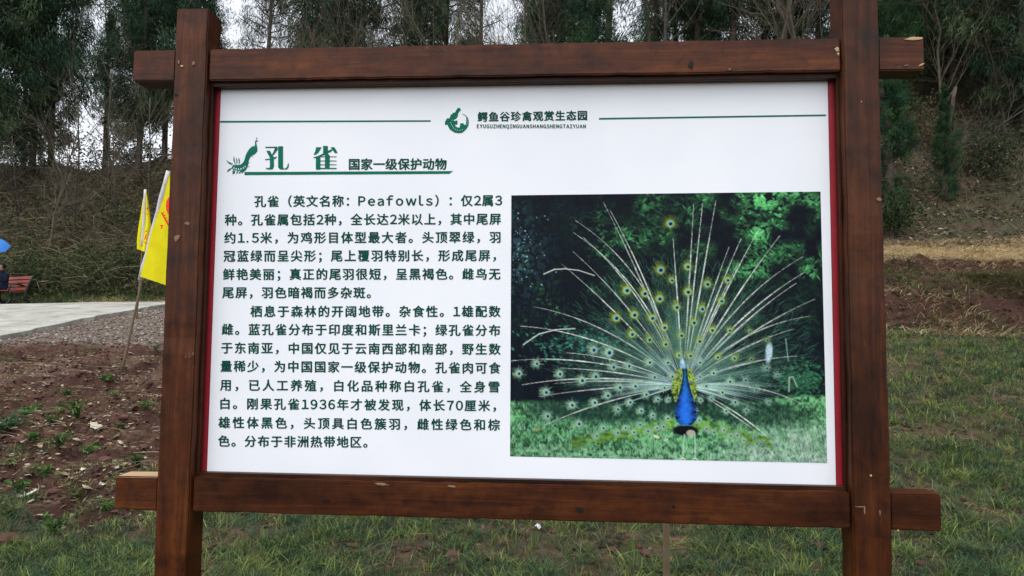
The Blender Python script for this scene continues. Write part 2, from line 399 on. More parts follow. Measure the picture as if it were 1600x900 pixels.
for name, x0, x1, z0, z1, mt, sd_ in (('crossbeam', -1.2049, 1.0989, W['b'], W['a'], wb1, 21), ('crossbeam', -1.2015, 1.1069, W['e'], W['c'], wb2, 31)):
    o = timber(name, (-.9678, .0, z0), (.8694, DEP-.012, z1), mt, 0, sd_, 90)
    bm = bmesh.new(); bm.from_mesh(o.data)
    for q, (u0, u1) in enumerate(((x0, -1.0726), (.9746, x1))):
        m2 = beam_mesh((u0, .0, z0), (u1, DEP-.012, z1), 12, 0, sd_+q*3+.5)
        for p_ in m2.polygons:                   # weathered beam-end tops, sky reflection also put into their pale colour
            if q == 0 and p_.normal.z > .7 or (p_.normal.z > .3 and p_.normal.y < -.2): p_.material_index = 1
        bm.from_mesh(m2)
    m2 = bpy.data.meshes.new('tenon'); MBt = MB().box((x0+.03, .014, z0+.012), (x1-.03, DEP-.026, z1-.012)).me('tenon', colors=False); bm.from_mesh(MBt)
    bm.to_mesh(o.data); bm.free()
chipm = flat('bare_wood_chip', (.42, .29, .17), .8, .1); knotm = flat('dark_knot', (.010, .005, .003), .6, .2); scufm = flat('scuffed_varnish', (.20, .13, .085), .7, .1)
def blob(name, px, py, rx, ry, yf, mat, seed, an=0.):
    R = random.Random(seed); n = 11; P = []
    for k in range(n):
        a = k/n*6.283; r = R.uniform(.55, 1.15); x_ = rx*r*math.cos(a); y_ = ry*r*math.sin(a)
        P.append(on_y(px+x_*math.cos(an)-y_*math.sin(an), py+x_*math.sin(an)+y_*math.cos(an), yf))
    c_ = on_y(px, py, yf-.0004); V = [tuple(c_)]+[tuple(q) for q in P]+[(q.x, q.y+.004, q.z) for q in P]
    F = [(0, 1+(k+1) % n, 1+k) for k in range(n)]+[(1+k, 1+(k+1) % n, 1+n+(k+1) % n, 1+n+k) for k in range(n)]
    me = bpy.data.meshes.new(name); me.from_pydata(V, [], F); link(name, me, mat, sign)
FB, FP = -.0016, -REC-.0016
for q in (('chip', 284, 103, 2.6, 2.0, FP, chipm, 1), ('chip', 302, 99, 2.2, 4.0, FP, scufm, 2), ('chip', 279, 97, 1.8, 3.4, FP, scufm, 3), ('knot', 275, 148, 3.6, 3.2, FP, knotm, 4),
          ('chip', 1428, 60, 15, 2.4, FB, chipm, 5, -.03), ('chip', 1440, 101, 5, 1.6, FB, chipm, 6, -.5), ('chip', 1416, 102, 5, 1.2, FB, scufm, 7, -.2), ('chip', 1308, 77, 4, 4.4, FB, chipm, 8), ('chip', 1310, 84, 2.2, 3, FB, chipm, 9),
          ('knot', 509, 781, 6, 3.6, FB, knotm, 10), ('knot', 632, 783, 4.2, 3, FB, knotm, 11), ('knot', 905, 797, 8, 4.6, FB, knotm, 12), ('knot', 1052, 791, 4, 3, FB, knotm, 13), ('knot', 213, 780, 1.8, 1.6, FB, knotm, 14),
          ('chip', 596, 757, 11, 2.0, FB, scufm, 15, .1), ('chip', 706, 760, 8, 2.0, FB, scufm, 16, .1), ('chip', 1361, 743, 1.8, 1.8, FP, chipm, 17), ('chip', 1351, 797, 1.2, 9, FP, scufm, 18), ('chip', 1345, 792, 8, .9, FP, scufm, 19), ('chip', 1375, 801, .9, 5, FP, scufm, 20), ('chip', 1404, 829, 1.8, 1.5, FB, chipm, 21),
          ('chip', 1333, 312, 0.1, .1, FP, scufm, 22), ('chip', 1373, 311, 4, 3.6, FP, scufm, 23), ('chip', 1346, 159, 1.4, 2, FP, scufm, 24), ('knot', 1080, 100, 5, 7, FB, knotm, 25, .3), ('chip', 1140, 108, 2.5, 2, FB, scufm, 26), ('chip', 292, 349, 4.5, 3, FP, scufm, 27), ('chip', 276, 372, 5, 7, FP, scufm, 28, .6), ('chip', 268, 245, 2.4, 4, FP, scufm, 29)):
    if q[3] > .5: blob(*q)
SY = .045; ST = .7334+ZB; SB = -.4124+ZB; SX0 = -.9505; SX1 = .8497
redm = flat('red_panel_paint', (.27, .012, .022), .45, .4)
mb = MB().box((-.9705, SY+.0025, W['c']-.004), (.872, SY+.014, W['b']+.004)); mb.obj('backing_panel', redm, sign)
# battens that hold the panel in
for x0, x1 in ((-.9715, -.9640), (.8655, .8730)):
    o = MB().box((x0, .020, W['c']-.002), (x1, .039, W['b']+.002)).obj('batten', dw, sign); bevel(o, .0012, 1)
o = MB().box((-.964, .022, W['c']-.002), (.8655, .041, SB+.001)).obj('batten', dw2, sign); bevel(o, .0012, 1)
o = MB().box((-.964, .018, ST-.001), (.8655, .041, W['b']+.002)).obj('batten', dw2, sign); bevel(o, .0012, 1)
def sheet_mat():
    m, nt, b = newmat('printed_white_vinyl', .55, .15)
    tc = N(nt, 'ShaderNodeTexCoord'); nz = N(nt, 'ShaderNodeTexNoise', Scale=3.0, Detail=6.0); nt.links.new(tc.outputs['Object'], nz.inputs[0])
    r = ramp(nt, nz.outputs[0], [(.3, (.70, .72, .765)), (.7, (.76, .775, .815))]); nt.links.new(r.outputs[0], b.inputs['Base Color'])
    wv = N(nt, 'ShaderNodeTexNoise', Scale=2.5, Detail=2.0); nt.links.new(tc.outputs['Object'], wv.inputs[0])
    bp = N(nt, 'ShaderNodeBump', Strength=.12, Distance=.004); nt.links.new(wv.outputs[0], bp.inputs['Height']); nt.links.new(bp.outputs[0], b.inputs['Normal'])
    return m
sheet = MB().box((SX0, SY, SB), (SX1, SY+.0025, ST)).obj('printed_sheet', sheet_mat(), sign)
ink = flat('green_ink', (.002, .125, .080), .5, .1); ink2 = flat('dark_green_ink', (.001, .055, .040), .5, .1)
TY = SY-.0006
def pl(px, py): v = on_y(px, py, TY); return (v.x, TY, v.z)

def polys(name, plist, mat, parent):
    V = []; F = []
    for ip, P in enumerate(plist):
        q = [Vector(pl(*t))-Vector((0, ip*.00003, 0)) for t in P]
        tr = tessellate_polygon([[Vector((t.x, t.z, 0)) for t in q]])
        n = len(V); V += q
        for t in tr:
            a, b, c = (q[i] for i in t)
            if (b-a).cross(c-a).y > 0: t = (t[0], t[2], t[1])
            F.append([n+i for i in t])
    me = bpy.data.meshes.new(name); me.from_pydata(V, [], F); return link(name, me, mat, parent)
GL = {}
def glyph(ch, off):
    """outline of one character as triangles, in em units"""
    if ch.isalnum() and ord(ch) < 128: ch = chr(ord(ch)+0xFEE0)
    k = ch
    if k in GL: return GL[k]
    cu = bpy.data.curves.new('glyph', 'FONT'); cu.body = ch; cu.size = 1; cu.fill_mode = 'FRONT'; cu.resolution_u = 3
    o = bpy.data.objects.new('glyph', cu); col.objects.link(o)
    dg = bpy.context.evaluated_depsgraph_get(); me = o.evaluated_get(dg).to_mesh()
    n = len(me.vertices); V = np.zeros(n*3); me.vertices.foreach_get('co', V); V = V.reshape(-1, 3)[:, :2]
    T = [tuple(p_.vertices) for p_ in me.polygons]
    o.evaluated_get(dg).to_mesh_clear(); bpy.data.objects.remove(o); bpy.data.curves.remove(cu)
    GL[k] = (V.copy(), T); return GL[k]
REF = glyph('国', 0.0)[0]; EM = float(REF[:, 1].max()-REF[:, 1].min()); BASE = float(REF[:, 1].min())
def textline(acc, s, x0, x1, yl, yr, h, off, gap=None, narrow=.60, wide=1.0, latin=1.0):
    """characters set one after another between columns x0 and x1; h = height of a full character"""
    def cw(c):
        if ord(c) > 0x2000: return h*1.06*wide
        if c in '.': return h*.30
        V = glyph(c, off)[0]; return (float(V[:, 0].max()-V[:, 0].min())/EM*latin+.12)*h if c.isalpha() else h*narrow
    ws = [cw(c) for c in s]
    if gap is None: gap = (x1-x0-sum(ws))/(len(s)-1)
    x = x0
    for c, wd in zip(s, ws):
        V, T = glyph(c, off)
        if len(T):
            t = (x-x0)/max(1, (780-x0)); yc = yl+(yr-yl)*t
            sx = h/EM
            if ord(c) > 0x2000: gx = V[:, 0]*sx*wide; gy = (V[:, 1]-BASE)*sx
            else:
                gx = (V[:, 0]-V[:, 0].min())*sx*latin+h*.06; gy = (V[:, 1]-BASE)*sx*1.02
            # heavier strokes: the outline is laid down a few times, a hair apart
            for q, (ox, oy) in enumerate(((-.5, 0), (.5, 0), (0, -.38), (0, .38)) if off else ((0, 0),)):
                P = [pl(x+a+ox*off, yc+h/2-b+oy*off) for a, b in zip(gx, gy)]
                P = [(a, b-q*.00006, c) for a, b, c in P]
                n = len(acc[0]); acc[0].extend(P); acc[1].extend([[n+i for i in t_] for t_ in T])
        x += wd+gap
def text_obj(name, lines, mat):
    acc = ([], [])
    for L in lines: textline(acc, *L[0], **L[1])
    me = bpy.data.meshes.new(name); me.from_pydata(acc[0], [], acc[1]); return link(name, me, mat, sheet)
def par(s, x0, x1, yl, yr, gap=None): return ((s, x0, x1, yl, yr, 16.6, 1.2), dict(gap=gap))
body = [par('孔雀（英文名称：Peafowls）：仅2属3', 397, 783, 315, 313.5), par('种。孔雀属包括2种，全长达2米以上，其中尾屏', 351, 782, 344, 342.5),
        par('约1.5米，为鸡形目体型最大者。头顶翠绿，羽', 350, 782, 372, 371), par('冠蓝绿而呈尖形；尾上覆羽特别长，形成尾屏，', 349, 786, 400.5, 399.5),
        par('鲜艳美丽；真正的尾羽很短，呈黑褐色。雌鸟无', 348, 781, 429, 428.5), par('尾屏，羽色暗褐而多杂斑。', 347, 0, 457.5, 458, 2.9),
        par('栖息于森林的开阔地带。杂食性。1雄配数', 391, 781, 487, 487), par('雌。蓝孔雀分布于印度和斯里兰卡；绿孔雀分布', 346, 781, 515, 516.5),
        par('于东南亚，中国仅见于云南西部和南部，野生数', 345, 781, 544, 546), par('量稀少，为中国国家一级保护动物。孔雀肉可食', 344, 781, 572.5, 575.5),
        par('用，已人工养殖，白化品种称白孔雀，全身雪', 343.5, 780, 602, 605), par('白。刚果孔雀1936年才被发现，体长70厘米，', 342, 786, 631, 634.5),
        par('雄性体黑色，头顶具白色簇羽，雌性绿色和棕', 341, 780, 660.5, 664.5), par('色。分布于非洲热带地区。', 340.5, 0, 689.5, 693, 3.0)]
text_obj('body_text', body, ink2)
text_obj('subtitle_text', [(('国家一级保护动物', 544, 697, 257, 256.5, 16.6, 1.3), {})], ink2)
text_obj('park_name_text', [(('鳄鱼谷珍禽观赏生态园', 746, 917, 183, 182.5, 14.2, 1.3), {})], ink2)
text_obj('park_name_latin_text', [(('EYUGUZHENQINGUANSHANGSHENGTAIYUAN', 745, 915.5, 197.5, 197.5, 6.6, .7), dict(latin=.8))], ink2)
def Zt(X, Y): return (340+X/8, 200+Y/8)
ti = [[(600,234),(735,232),(750,246),(748,272),(702,332),(672,352),(690,318),(716,262),(716,250),(600,250)],
      [(612,284),(652,284),(676,335),(700,358),(702,480),(684,518),(622,518),(600,498),(650,500),(657,480),(656,372)],
      [(598,388),(660,380),(742,358),(722,384),(700,390),(598,403)],
      [(760,228),(815,228),(815,492),(826,506),(850,505),(872,482),(887,434),(886,486),(866,518),(786,519),(760,492)],
      [(1322,224),(1375,224),(1375,322),(1322,322)], [(1236,240),(1296,240),(1262,300),(1228,331),(1201,334),(1222,298)],
      [(1414,240),(1456,240),(1482,282),(1496,312),(1470,315),(1446,282)], [(1377,288),(1432,262),(1424,290),(1377,312)],
      [(1322,318),(1375,318),(1402,348),(1345,348),(1350,332),(1306,346),(1262,364),(1200,376),(1202,366),(1262,346)],
      [(1232,364),(1282,364),(1282,519),(1232,519)], [(1345,350),(1398,350),(1398,512),(1345,512)]]
for y0, y1 in ((355, 363), (407, 415), (454, 462), (498, 511)):
    for a, b in ((1283, 1344), (1399, 1484)): ti.append([(a, y0), (b, y0), (b, y1), (a, y1)])
for lo, hi in ((0, 1000), (1000, 2000)): polys('title_character', [[Zt(q[0]+e, q[1]) for q in P] for e in (-3.5, 3.5) for P in ti if lo <= P[0][0] < hi], ink, sheet)
for P in ([(344, 188.8), (673, 187.8), (673, 190.2), (344, 191.6)], [(936, 184.2), (1290.5, 178.8), (1290.5, 181.4), (936, 186.9)], [(382, 268.6), (708, 267.2), (702, 271.6), (382, 273.6)]):
    polys('ruled_line', [P], ink, sheet)
def Zc(X, Y): return (690+X/15, 155+Y/15)
croc = [[(380,205),(420,200),(445,230),(450,265),(410,300),(385,345),(378,410),(345,455),(290,485),(285,505),(320,512),(335,495),(372,505),(375,595),(338,600),(318,590),(330,640),(380,660),(420,665),(440,565),(480,560),(525,575),(525,600),(560,600),(575,560),(578,420),(600,410),(628,470),(640,540),(630,620),(590,690),(540,740),(480,790),(400,798),(320,790),(240,745),(185,700),(150,630),(140,600),(95,605),(75,590),(80,530),(110,475),(140,440),(185,450),(210,375),(260,325),(320,305),(335,265)],
        [(470,348),(520,350),(570,385),(600,412),(578,422),(545,385),(500,358)]]
polys('crocodile_logo', [[Zc(*q) for q in P] for P in croc], ink, sheet)
sc_w = flat('white_print', (.72, .74, .77), .45, .35)
TY = SY-.0011
wh = []
for (cx, cy, l, an) in ((245,488,20,.3),(208,545,24,.5),(228,592,24,.6),(255,635,26,.8),(283,675,26,1.1),(325,705,24,1.3),(368,722,26,1.5),(430,728,26,1.7),(485,715,22,1.9),(590,605,22,.2),(608,562,22,0),(600,520,20,0),(598,480,18,-.2),(335,412,14,.8),(240,350,16,.6)):
    c_, s_ = math.cos(an), math.sin(an)
    wh.append([Zc(cx+l*c_*.9, cy+l*s_*.9), Zc(cx-s_*6, cy+c_*6), Zc(cx-l*c_*.5, cy-l*s_*.5), Zc(cx+s_*6, cy-c_*6)])
polys('crocodile_scutes', wh, sc_w, sheet)
TY = SY-.0006
pea = [[(470,160),(488,150),(500,158),(514,163),(500,168),(488,170),(482,190),(490,215),(498,250),(498,290),(470,325),(430,345),(412,358),(392,400),(385,440),(375,490),(350,530),(318,552),(285,545),(240,535),(200,520),(180,505),(175,485),(200,462),(240,462),(280,460),(310,440),(330,410),(340,380),(350,340),(370,300),(395,262),(430,230),(465,222),(466,195)],
       [(478,124),(492,118),(498,128),(486,138)], [(486,138),(490,138),(490,152),(486,152)]]
def plume(x0, y0, x1, y1, wd, bend):
    P = []; Q = []
    for t in np.linspace(0, 1, 6):
        nx, ny = (y1-y0), -(x1-x0); L = math.hypot(nx, ny)
        x = x0+(x1-x0)*t+nx/L*bend*math.sin(t*3.1); y = y0+(y1-y0)*t+ny/L*bend*math.sin(t*3.1)
        w_ = wd*(.35+.9*math.sin(t*2.9)**2) if t < .95 else 1
        P.append((x+nx/L*w_, y+ny/L*w_)); Q.append((x-nx/L*w_, y-ny/L*w_))
    return P+Q[::-1]
for a in ((190,470,112,398,5,8),(200,455,118,425,5,-4),(225,458,205,352,7,8),(238,455,230,370,6,-8),(268,458,262,370,7,-6),(185,500,118,550,9,-6),(195,515,190,582,8,4),(215,520,205,575,6,3),(260,535,235,575,6,-3),(300,545,262,572,6,-3),(330,545,300,568,5,-3),(375,480,402,488,3,2),(380,450,398,430,3,2),(415,356,448,362,2,1)):
    pea.append(plume(*a))
polys('peacock_emblem', [[Zt(*q) for q in P] for P in pea], ink, sheet)
TY = SY-.0011
wh = []
for (cx, cy, r_) in ((205,500,9),(232,510,9),(262,515,9),(292,512,9),(322,500,9),(345,482,8),(240,535,5),(275,538,5),(228,430,6),(265,420,6),(180,480,6)):
    wh.append([Zt(cx+r_*math.cos(a)*.8, cy+r_*math.sin(a)*1.2) for a in np.linspace(0, 5.6, 8)])
polys('peacock_emblem_eyes', wh, sc_w, sheet)
TY = SY-.0006
# ------------------------------------------------------------------ the printed photograph of a peacock (flat ink, one colour per vertex of a fine sheet)
def paint_peacock(Wd=520, Hd=446):
    im = np.zeros((Hd, Wd, 3)); R = np.random.default_rng(3)
    sx = Wd/1012.; sy = Hd/852.
    yy, xx = np.mgrid[0:Hd, 0:Wd]; X = xx/sx+16; Y = yy/sy+24
    n1 = fbm(X/40, Y/40, 1, 5); n2 = fbm(X/9, Y/9, 2, 3); n3 = fbm(X/120, Y/120, 7, 3)
    base = np.array([.003, .012, .016]); im[:] = base*(.4+1.6*n1[..., None])
    def blend(sl, al, c): im[sl] = im[sl]*(1-al[..., None])+np.asarray(c)*al[..., None]
    def ell(cx, cy, a, b, an, c, al=1.0, soft=1.2):
        cx = (cx-16)*sx; cy = (cy-24)*sy; a = a*sx; b = b*sy; r = int(max(a, b)+2)
        x0, x1 = max(0, int(cx)-r), min(Wd, int(cx)+r+2); y0, y1 = max(0, int(cy)-r), min(Hd, int(cy)+r+2)
        if x1 <= x0 or y1 <= y0: return
        gx = xx[y0:y1, x0:x1]-cx; gy = yy[y0:y1, x0:x1]-cy; c_, s_ = math.cos(an), math.sin(an)
        d = np.sqrt(((gx*c_+gy*s_)/max(a, .3))**2+((-gx*s_+gy*c_)/max(b, .3))**2)
        m = np.clip((1-d)*min(a, b)/soft+.5, 0, 1)*al
        blend((slice(y0, y1), slice(x0, x1)), m, c)
    def stroke(P, w0, w1, c, al=1.0, a_end=None):
        P = np.asarray(P, float); n = len(P)
        for k in range(n-1):
            p, q = P[k], P[k+1]; t = k/max(1, n-1); wd = w0+(w1-w0)*t; aa = al if a_end is None else al+(a_end-al)*t
            ax, ay = (p[0]-16)*sx, (p[1]-24)*sy; bx, by = (q[0]-16)*sx, (q[1]-24)*sy; h = wd*sx*.5
            x0, x1 = max(0, int(min(ax, bx)-h-1.5)), min(Wd, int(max(ax, bx)+h+2.5)); y0, y1 = max(0, int(min(ay, by)-h-1.5)), min(Hd, int(max(ay, by)+h+2.5))
            if x1 <= x0 or y1 <= y0: continue
            gx = xx[y0:y1, x0:x1]; gy = yy[y0:y1, x0:x1]; L = (bx-ax)**2+(by-ay)**2+1e-6
            u = np.clip(((gx-ax)*(bx-ax)+(gy-ay)*(by-ay))/L, 0, 1); d = np.hypot(gx-ax-u*(bx-ax), gy-ay-u*(by-ay))
            m = np.clip(h+.5-d, 0, 1)*aa
            blend((slice(y0, y1), slice(x0, x1)), m, c)
    # leafy wall behind
    for k in range(9000):
        x = R.uniform(16, 1030); y = R.uniform(20, 660)
        dens = float(np.clip((x-100)/420, .35, 1)*np.clip((660-y)/400+.15, .25, 1))
        if x > 740 and y < 330: dens = 1.4
        if R.random() > dens: continue
        v = float(fbm(x/55., y/55., 5, 2)); br = max(0, v-.30)*1.9*(1.3 if (x > 700 and y < 300) else (.75 if y < 230 and x > 300 else .30))
        if x > 800 and y < 180: br *= 1.25
        c = np.array([.060, .27, .075])*br*R.uniform(.35, 1.25)+np.array([.0, .006, .006])
        ell(x, y, R.uniform(5, 14), R.uniform(2, 4.5), R.uniform(-1.4, 1.4), c, .92, 1)
        if R.random() < .22 and br > .25: ell(x-2, y-2, 6, 1.5, R.uniform(-1, 1), c*1.9+[.02, .07, .05], .8, 1)
    # bluish haze and trunks at the left
    m = np.clip((190-X)/150, 0, 1)*np.clip((360-np.abs(Y-230)*1.6)/330, 0, 1)*(n2 > .54)
    im += m[..., None]*np.array([.03, .08, .10])*(.3+n1[..., None])
    for k in range(80): ell(R.normal(45, 40), R.normal(210, 85), R.uniform(1, 3), R.uniform(1, 3), 0, (.30, .50, .62), R.uniform(.2, .8), 1)
    for k in range(16):
        x = R.uniform(16, 300); stroke([(x, R.uniform(100, 420)), (x+R.uniform(-25, 25), 500), (x+R.uniform(-50, 50), 660)], 3, 8, (.001, .006, .010), .85)
    for k in range(260): ell(R.normal(235, 90), R.normal(510, 28), R.uniform(3, 8), R.uniform(2, 4), R.uniform(-1, 1), np.array([.03, .17, .12])*R.uniform(.3, 1.6), .8, 1)
    for k in range(420): ell(R.normal(950, 38), R.normal(618, 24), R.uniform(3, 7), R.uniform(2, 4), R.uniform(-1, 1), np.array([.03, .17, .07])*R.uniform(.2, 1.4), .8, 1)
    # lawn
    edge = 692-30*np.clip((X-640)/300, 0, 1)+10*(n1-.5)
    g = np.clip((Y-edge)/14, 0, 1)
    gn = np.clip((n2-.28)*2.0, 0, 1)
    lawn = np.stack([.022+.15*gn, .095+.38*gn, .040+.15*gn], -1)*(.55+.9*n3[..., None])
    pale = np.clip((X-640)/330, 0, 1)*np.clip((Y-735)/80, 0, 1)*np.clip(1.6*n1, 0, 1)*1.25+.45*np.clip((Y-820)/40, 0, 1)*gn
    pale = np.clip(pale, 0, 1)[..., None]
    lawn = lawn*(1-pale)+np.array([.34, .45, .37])*(.6+.6*gn[..., None])*pale
    im[:] = im*(1-g[..., None])+lawn*g[..., None]
    for k in range(6500):
        x = R.uniform(16, 1030); y = R.uniform(700, 885); b = R.uniform(.2, 1.5)
        d_ = .55 if y < 745 else 1
        stroke([(x, y), (x+R.normal(0, 4), y-R.uniform(4, 13))], 1.6, .8, (np.array([.07, .27, .10])*b if R.random() < .75 else np.array([.26, .46, .34])*b*.8)*d_, .75)
    ell(360, 715, 290, 46, -.05, (.006, .045, .035), .75, 16); ell(760, 712, 220, 50, .1, (.006, .04, .03), .7, 16)
    # white standing figure-like gap of light at the right edge
    ell(851, 535, 11, 30, .12, (.55, .72, .85), .8, 3); ell(840, 545, 4, 20, 0, (.02, .05, .08), .6, 1)
    stroke([(905, 490), (912, 560)], 4, 3, (.2, .35, .33), .6); stroke([(912, 655), (914, 612), (925, 610), (938, 640)], 5, 3, (.3, .42, .28), .8)
    # the open train: dark sheen, barbs and pale shafts
    C = np.array([578., 640.])
    def arc(tip, lift=.12, n=26, st=.06):
        tip = np.array(tip, float); d = tip-C; L = np.hypot(*d); up = np.array([d[1], -d[0]])/L
        if up[1] > 0: up = -up
        if abs(d[0]) < 40: up = up*0
        mid = C+d*.55+up*L*lift; t = np.linspace(st, 1, n)[:, None]
        return (1-t)**2*C+2*t*(1-t)*mid+t*t*tip
    for k in range(3400):
        a = R.uniform(math.pi*.985, 2.03*math.pi); L = R.uniform(60, 420); p = C+np.array([math.cos(a), math.sin(a)*.98])*L
        q = p+np.array([math.cos(a+R.normal(0, .4)), math.sin(a+R.normal(0, .4))])*R.uniform(14, 36)
        stroke([p, q], 1.2, .8, np.array([.05, .17, .11])*R.uniform(.1, 2.2), .42)
    for k in range(420):
        a = R.uniform(math.pi*.93, 2.07*math.pi); L = R.uniform(170, 400)*(1.0 if abs(math.cos(a)) < .8 else .95)
        P = arc(C+np.array([math.cos(a), math.sin(a)])*L, R.uniform(.0, .06), 18, R.uniform(.1, .3))
        stroke(P, R.uniform(.8, 2.0), .7, np.array([.46, .62, .66])*R.uniform(.2, 1.3), R.uniform(.1, .75)**1.4, .02)
    for k in range(230):
        a = R.uniform(math.pi*.97, 2.03*math.pi); L = R.uniform(120, 400)
        P = arc(C+np.array([math.cos(a), math.sin(a)])*L, R.uniform(.0, .06), 2+int(L/13), .25); cc = np.array([.07, .20, .13])*R.uniform(.3, 1.3)
        for i in range(1, len(P)):
            t_ = P[i]-P[i-1]; t_ = t_/np.hypot(*t_); nn = np.array([-t_[1], t_[0]])
            for sg in (-1, 1): stroke([P[i], P[i]+t_*R.uniform(10, 17)+nn*sg*R.uniform(6, 12)], .9, .6, cc, .5, .05)
    for k in range(50):
        a = R.uniform(math.pi*1.02, math.pi*1.98); L = R.uniform(60, 190)
        P = arc(C+np.array([math.cos(a), math.sin(a)])*L, 0, 8, .2)
        stroke(P, 1.8, 1.0, (.36, .50, .56), R.uniform(.2, .6), .05)
    for k in range(60):
        a = R.uniform(-.1, .62) if R.random() < .5 else math.pi-R.uniform(-.1, .55)
        L = R.uniform(150, 330); P = arc(C+np.array([math.cos(a), math.sin(a)*.55])*L, .03, 12, .2)
        stroke(P, 2.2, 1, (.45, .68, .62), R.uniform(.3, .6), .1)
    tips = [(230,110,.2),(224,150,.17),(256,166,.12),(222,212,.07),(184,252,.04),(92,392,.14),(48,455,.13),(18,568,.11),(55,645,.08),(180,590,.05),(345,78,.05),(322,50,.03),
            (550,170,0),(618,60,0),(647,58,0),(690,50,.0),(668,170,.0),(828,142,.03),(893,165,.04),(965,232,.14),(968,282,.10),(942,316,.07),(1000,366,.08),(982,420,.17),(932,460,.09),(940,545,.09),(945,690,.14),(905,862,.12),(730,200,.02),(770,172,.02),(760,250,.03),(110,682,.04),(125,775,.07),(160,640,.05),(830,800,.05),(200,540,.09)]
    for x, y, lf in tips:
        b = R.uniform(.7, 1.1); P = arc((x, y), lf, 60, .14)
        for i in range(0, 59): stroke(P[i:i+2], (1.0+2.2*math.sin(min(1, i/59*1.25)*math.pi)**.8), 1.4, np.array([.74, .80, .74])*b*R.uniform(.45, 1.1), (.25+.7*min(1, i/22))*R.uniform(.6, 1))
    stroke([(125, 285), (160, 270), (195, 268), (240, 273), (292, 290)], 3, 2, (.6, .68, .6), .8)
    stroke([(58, 515), (110, 480), (165, 466), (228, 462)], 3, 2.5, (.6, .68, .6), .8)
    # lime side feathers along the ground
    for k in range(520):
        t = R.random(); L = R.random() < .55
        if L: x = 545-t*330; y = 765+t*62+R.normal(0, 9)
        else: x = 610+t*250; y = 757+t*62+R.normal(0, 9)
        ell(x, y, R.uniform(4, 9), R.uniform(3, 5), R.uniform(-.4, .4), np.array([.16, .36, .035])*R.uniform(.35, 1.3)*(1-.35*t), .55, 2)
    eyes = '540,122,18 595,262,15 507,272,18 543,305,12 658,318,15 723,305,13 397,338,17 455,348,16 503,365,16 595,343,16 702,372,13 558,392,15 640,397,14 362,427,17 421,417,16 479,427,15 613,441,14 518,457,14 671,465,13 727,465,11 413,479,14 572,482,13 630,500,13 469,496,14 521,510,13 288,530,15 338,538,17 563,545,12 600,546,12 687,550,11 740,553,11 793,555,10 842,583,10 469,568,12 527,568,11 630,567,10 402,580,12 352,584,13 101,575,12 177,608,13 294,615,14 250,628,14 42,608,13 673,600,10 541,612,10 484,615,11 725,626,11 774,621,10 807,651,9 132,667,14 372,649,13 422,644,12 515,648,9 700,660,10 649,641,9 333,675,13 457,670,11 494,685,10 528,685,8 740,690,10 217,707,13 290,698,12 405,695,11 775,716,9 845,690,8 365,718,11 440,722,10 711,718,9 137,743,13 239,766,13 478,735,9 525,744,9 436,765,9 389,776,9 318,778,10 845,495,9 791,467,9 364,792,9 416,789,9 461,785,9 490,775,8 511,770,9 625,748,8 648,775,8 671,785,8 703,778,8 745,793,8 724,795,7 765,808,7 800,798,7 856,792,7 818,818,7 866,822,7 296,803,9 875,605,8 629,612,8 630,685,8 612,720,8 665,680,8'
    for s in eyes.split():
        x, y, r = map(float, s.split(',')); bl = (x < 460 and y > 500) or y > 560
        an = math.atan2(y-C[1], x-C[0])
        for k in range(46):
            a = R.uniform(0, 6.28); stroke([(x+math.cos(a)*r*.6, y+math.sin(a)*r*.6), (x+math.cos(a)*r*R.uniform(1.2, 2.2), y+math.sin(a)*r*R.uniform(1.2, 2.2))], 1.0, .7, (.12, .24, .05) if not bl else (.16, .34, .26), .40, .03)
        dim = .6 if x > 770 and y > 440 else 1.0
        oc = np.array([.36, .48, .06]) if not bl else np.array([.40, .58, .36]); r = r*.90
        for k in range(16):
            a = an+R.normal(0, .5); stroke([(x-math.cos(an)*r, y-math.sin(an)*r), (x+math.cos(a)*r*1.7, y+math.sin(a)*r*1.7)], 1.2, .8, oc*dim*R.uniform(.3, .9), .4, .1)
        ell(x, y, r*1.05, r*1.2, an, oc*dim*.5, .5, 5); ell(x+1, y, r*.80, r*.84, an, oc*dim*R.uniform(.55, .95), .7, 3.0)
        ell(x+1.5, y+1, r*.60, r*.64, an, np.array([.30, .44, .26])*dim, .6, 2); ell(x+2, y+1, r*.50, r*.52, an, (.05, .32, .46), .9, 1)
        ell(x+2.5, y+1.5, r*.34, r*.38, an, (.003, .008, .09), 1, .9)
    # body
    ell(583, 782, 42, 16, 0, (.003, .006, .006), 1, 3); ell(600, 790, 14, 10, 0, (.40, .40, .30), .8, 2)
    for k in range(500):
        y = R.uniform(588, 692); s = 1 if R.random() < .5 else -1; wv = 13+22*math.sin((y-585)/110*2.6)
        x = 582+s*R.uniform(4, wv)+(4 if s > 0 else -6)
        ell(x, y, 3, 3, 0, np.array([.20, .31, .04])*R.uniform(.2, 1.6), .8, 1)
    for y in range(588, 764):
        t = (y-588)/175.; wd = 5+23*smooth(np.array((t-.05)/.8))-14*max(0, (t-.86)/.14)**2
        c = np.array([.005, .11, .16])*(1-min(1, t*1.8))+np.array([.012, .12, .56])*min(1, t*1.8)
        for q in np.linspace(-1, 1, 11): ell(584+t*1+q*wd*.98, y, wd*.22+1, 2, 0, c*(1.15-.85*abs(q)**1.5+.5*(float(vnoise((584+q*wd)/6, y/6, 9))-.5)+R.uniform(-.3, .3)), .8, 1)
    ell(576, 576, 9, 15, 0, (.22, .40, .55), .95, 1.5); ell(576, 566, 5, 9, 0, (.50, .62, .72), .7, 1.5); ell(577, 592, 4, 6, 0, (.01, .03, .05), .9, 1); ell(571, 574, 2, 2, 0, (.0, .0, .0), .9, 1)
    for dx in (-9, -4, 1, 6): stroke([(576, 562), (576+dx*1.3, 545)], 1, 1, (.3, .5, .6), .6)
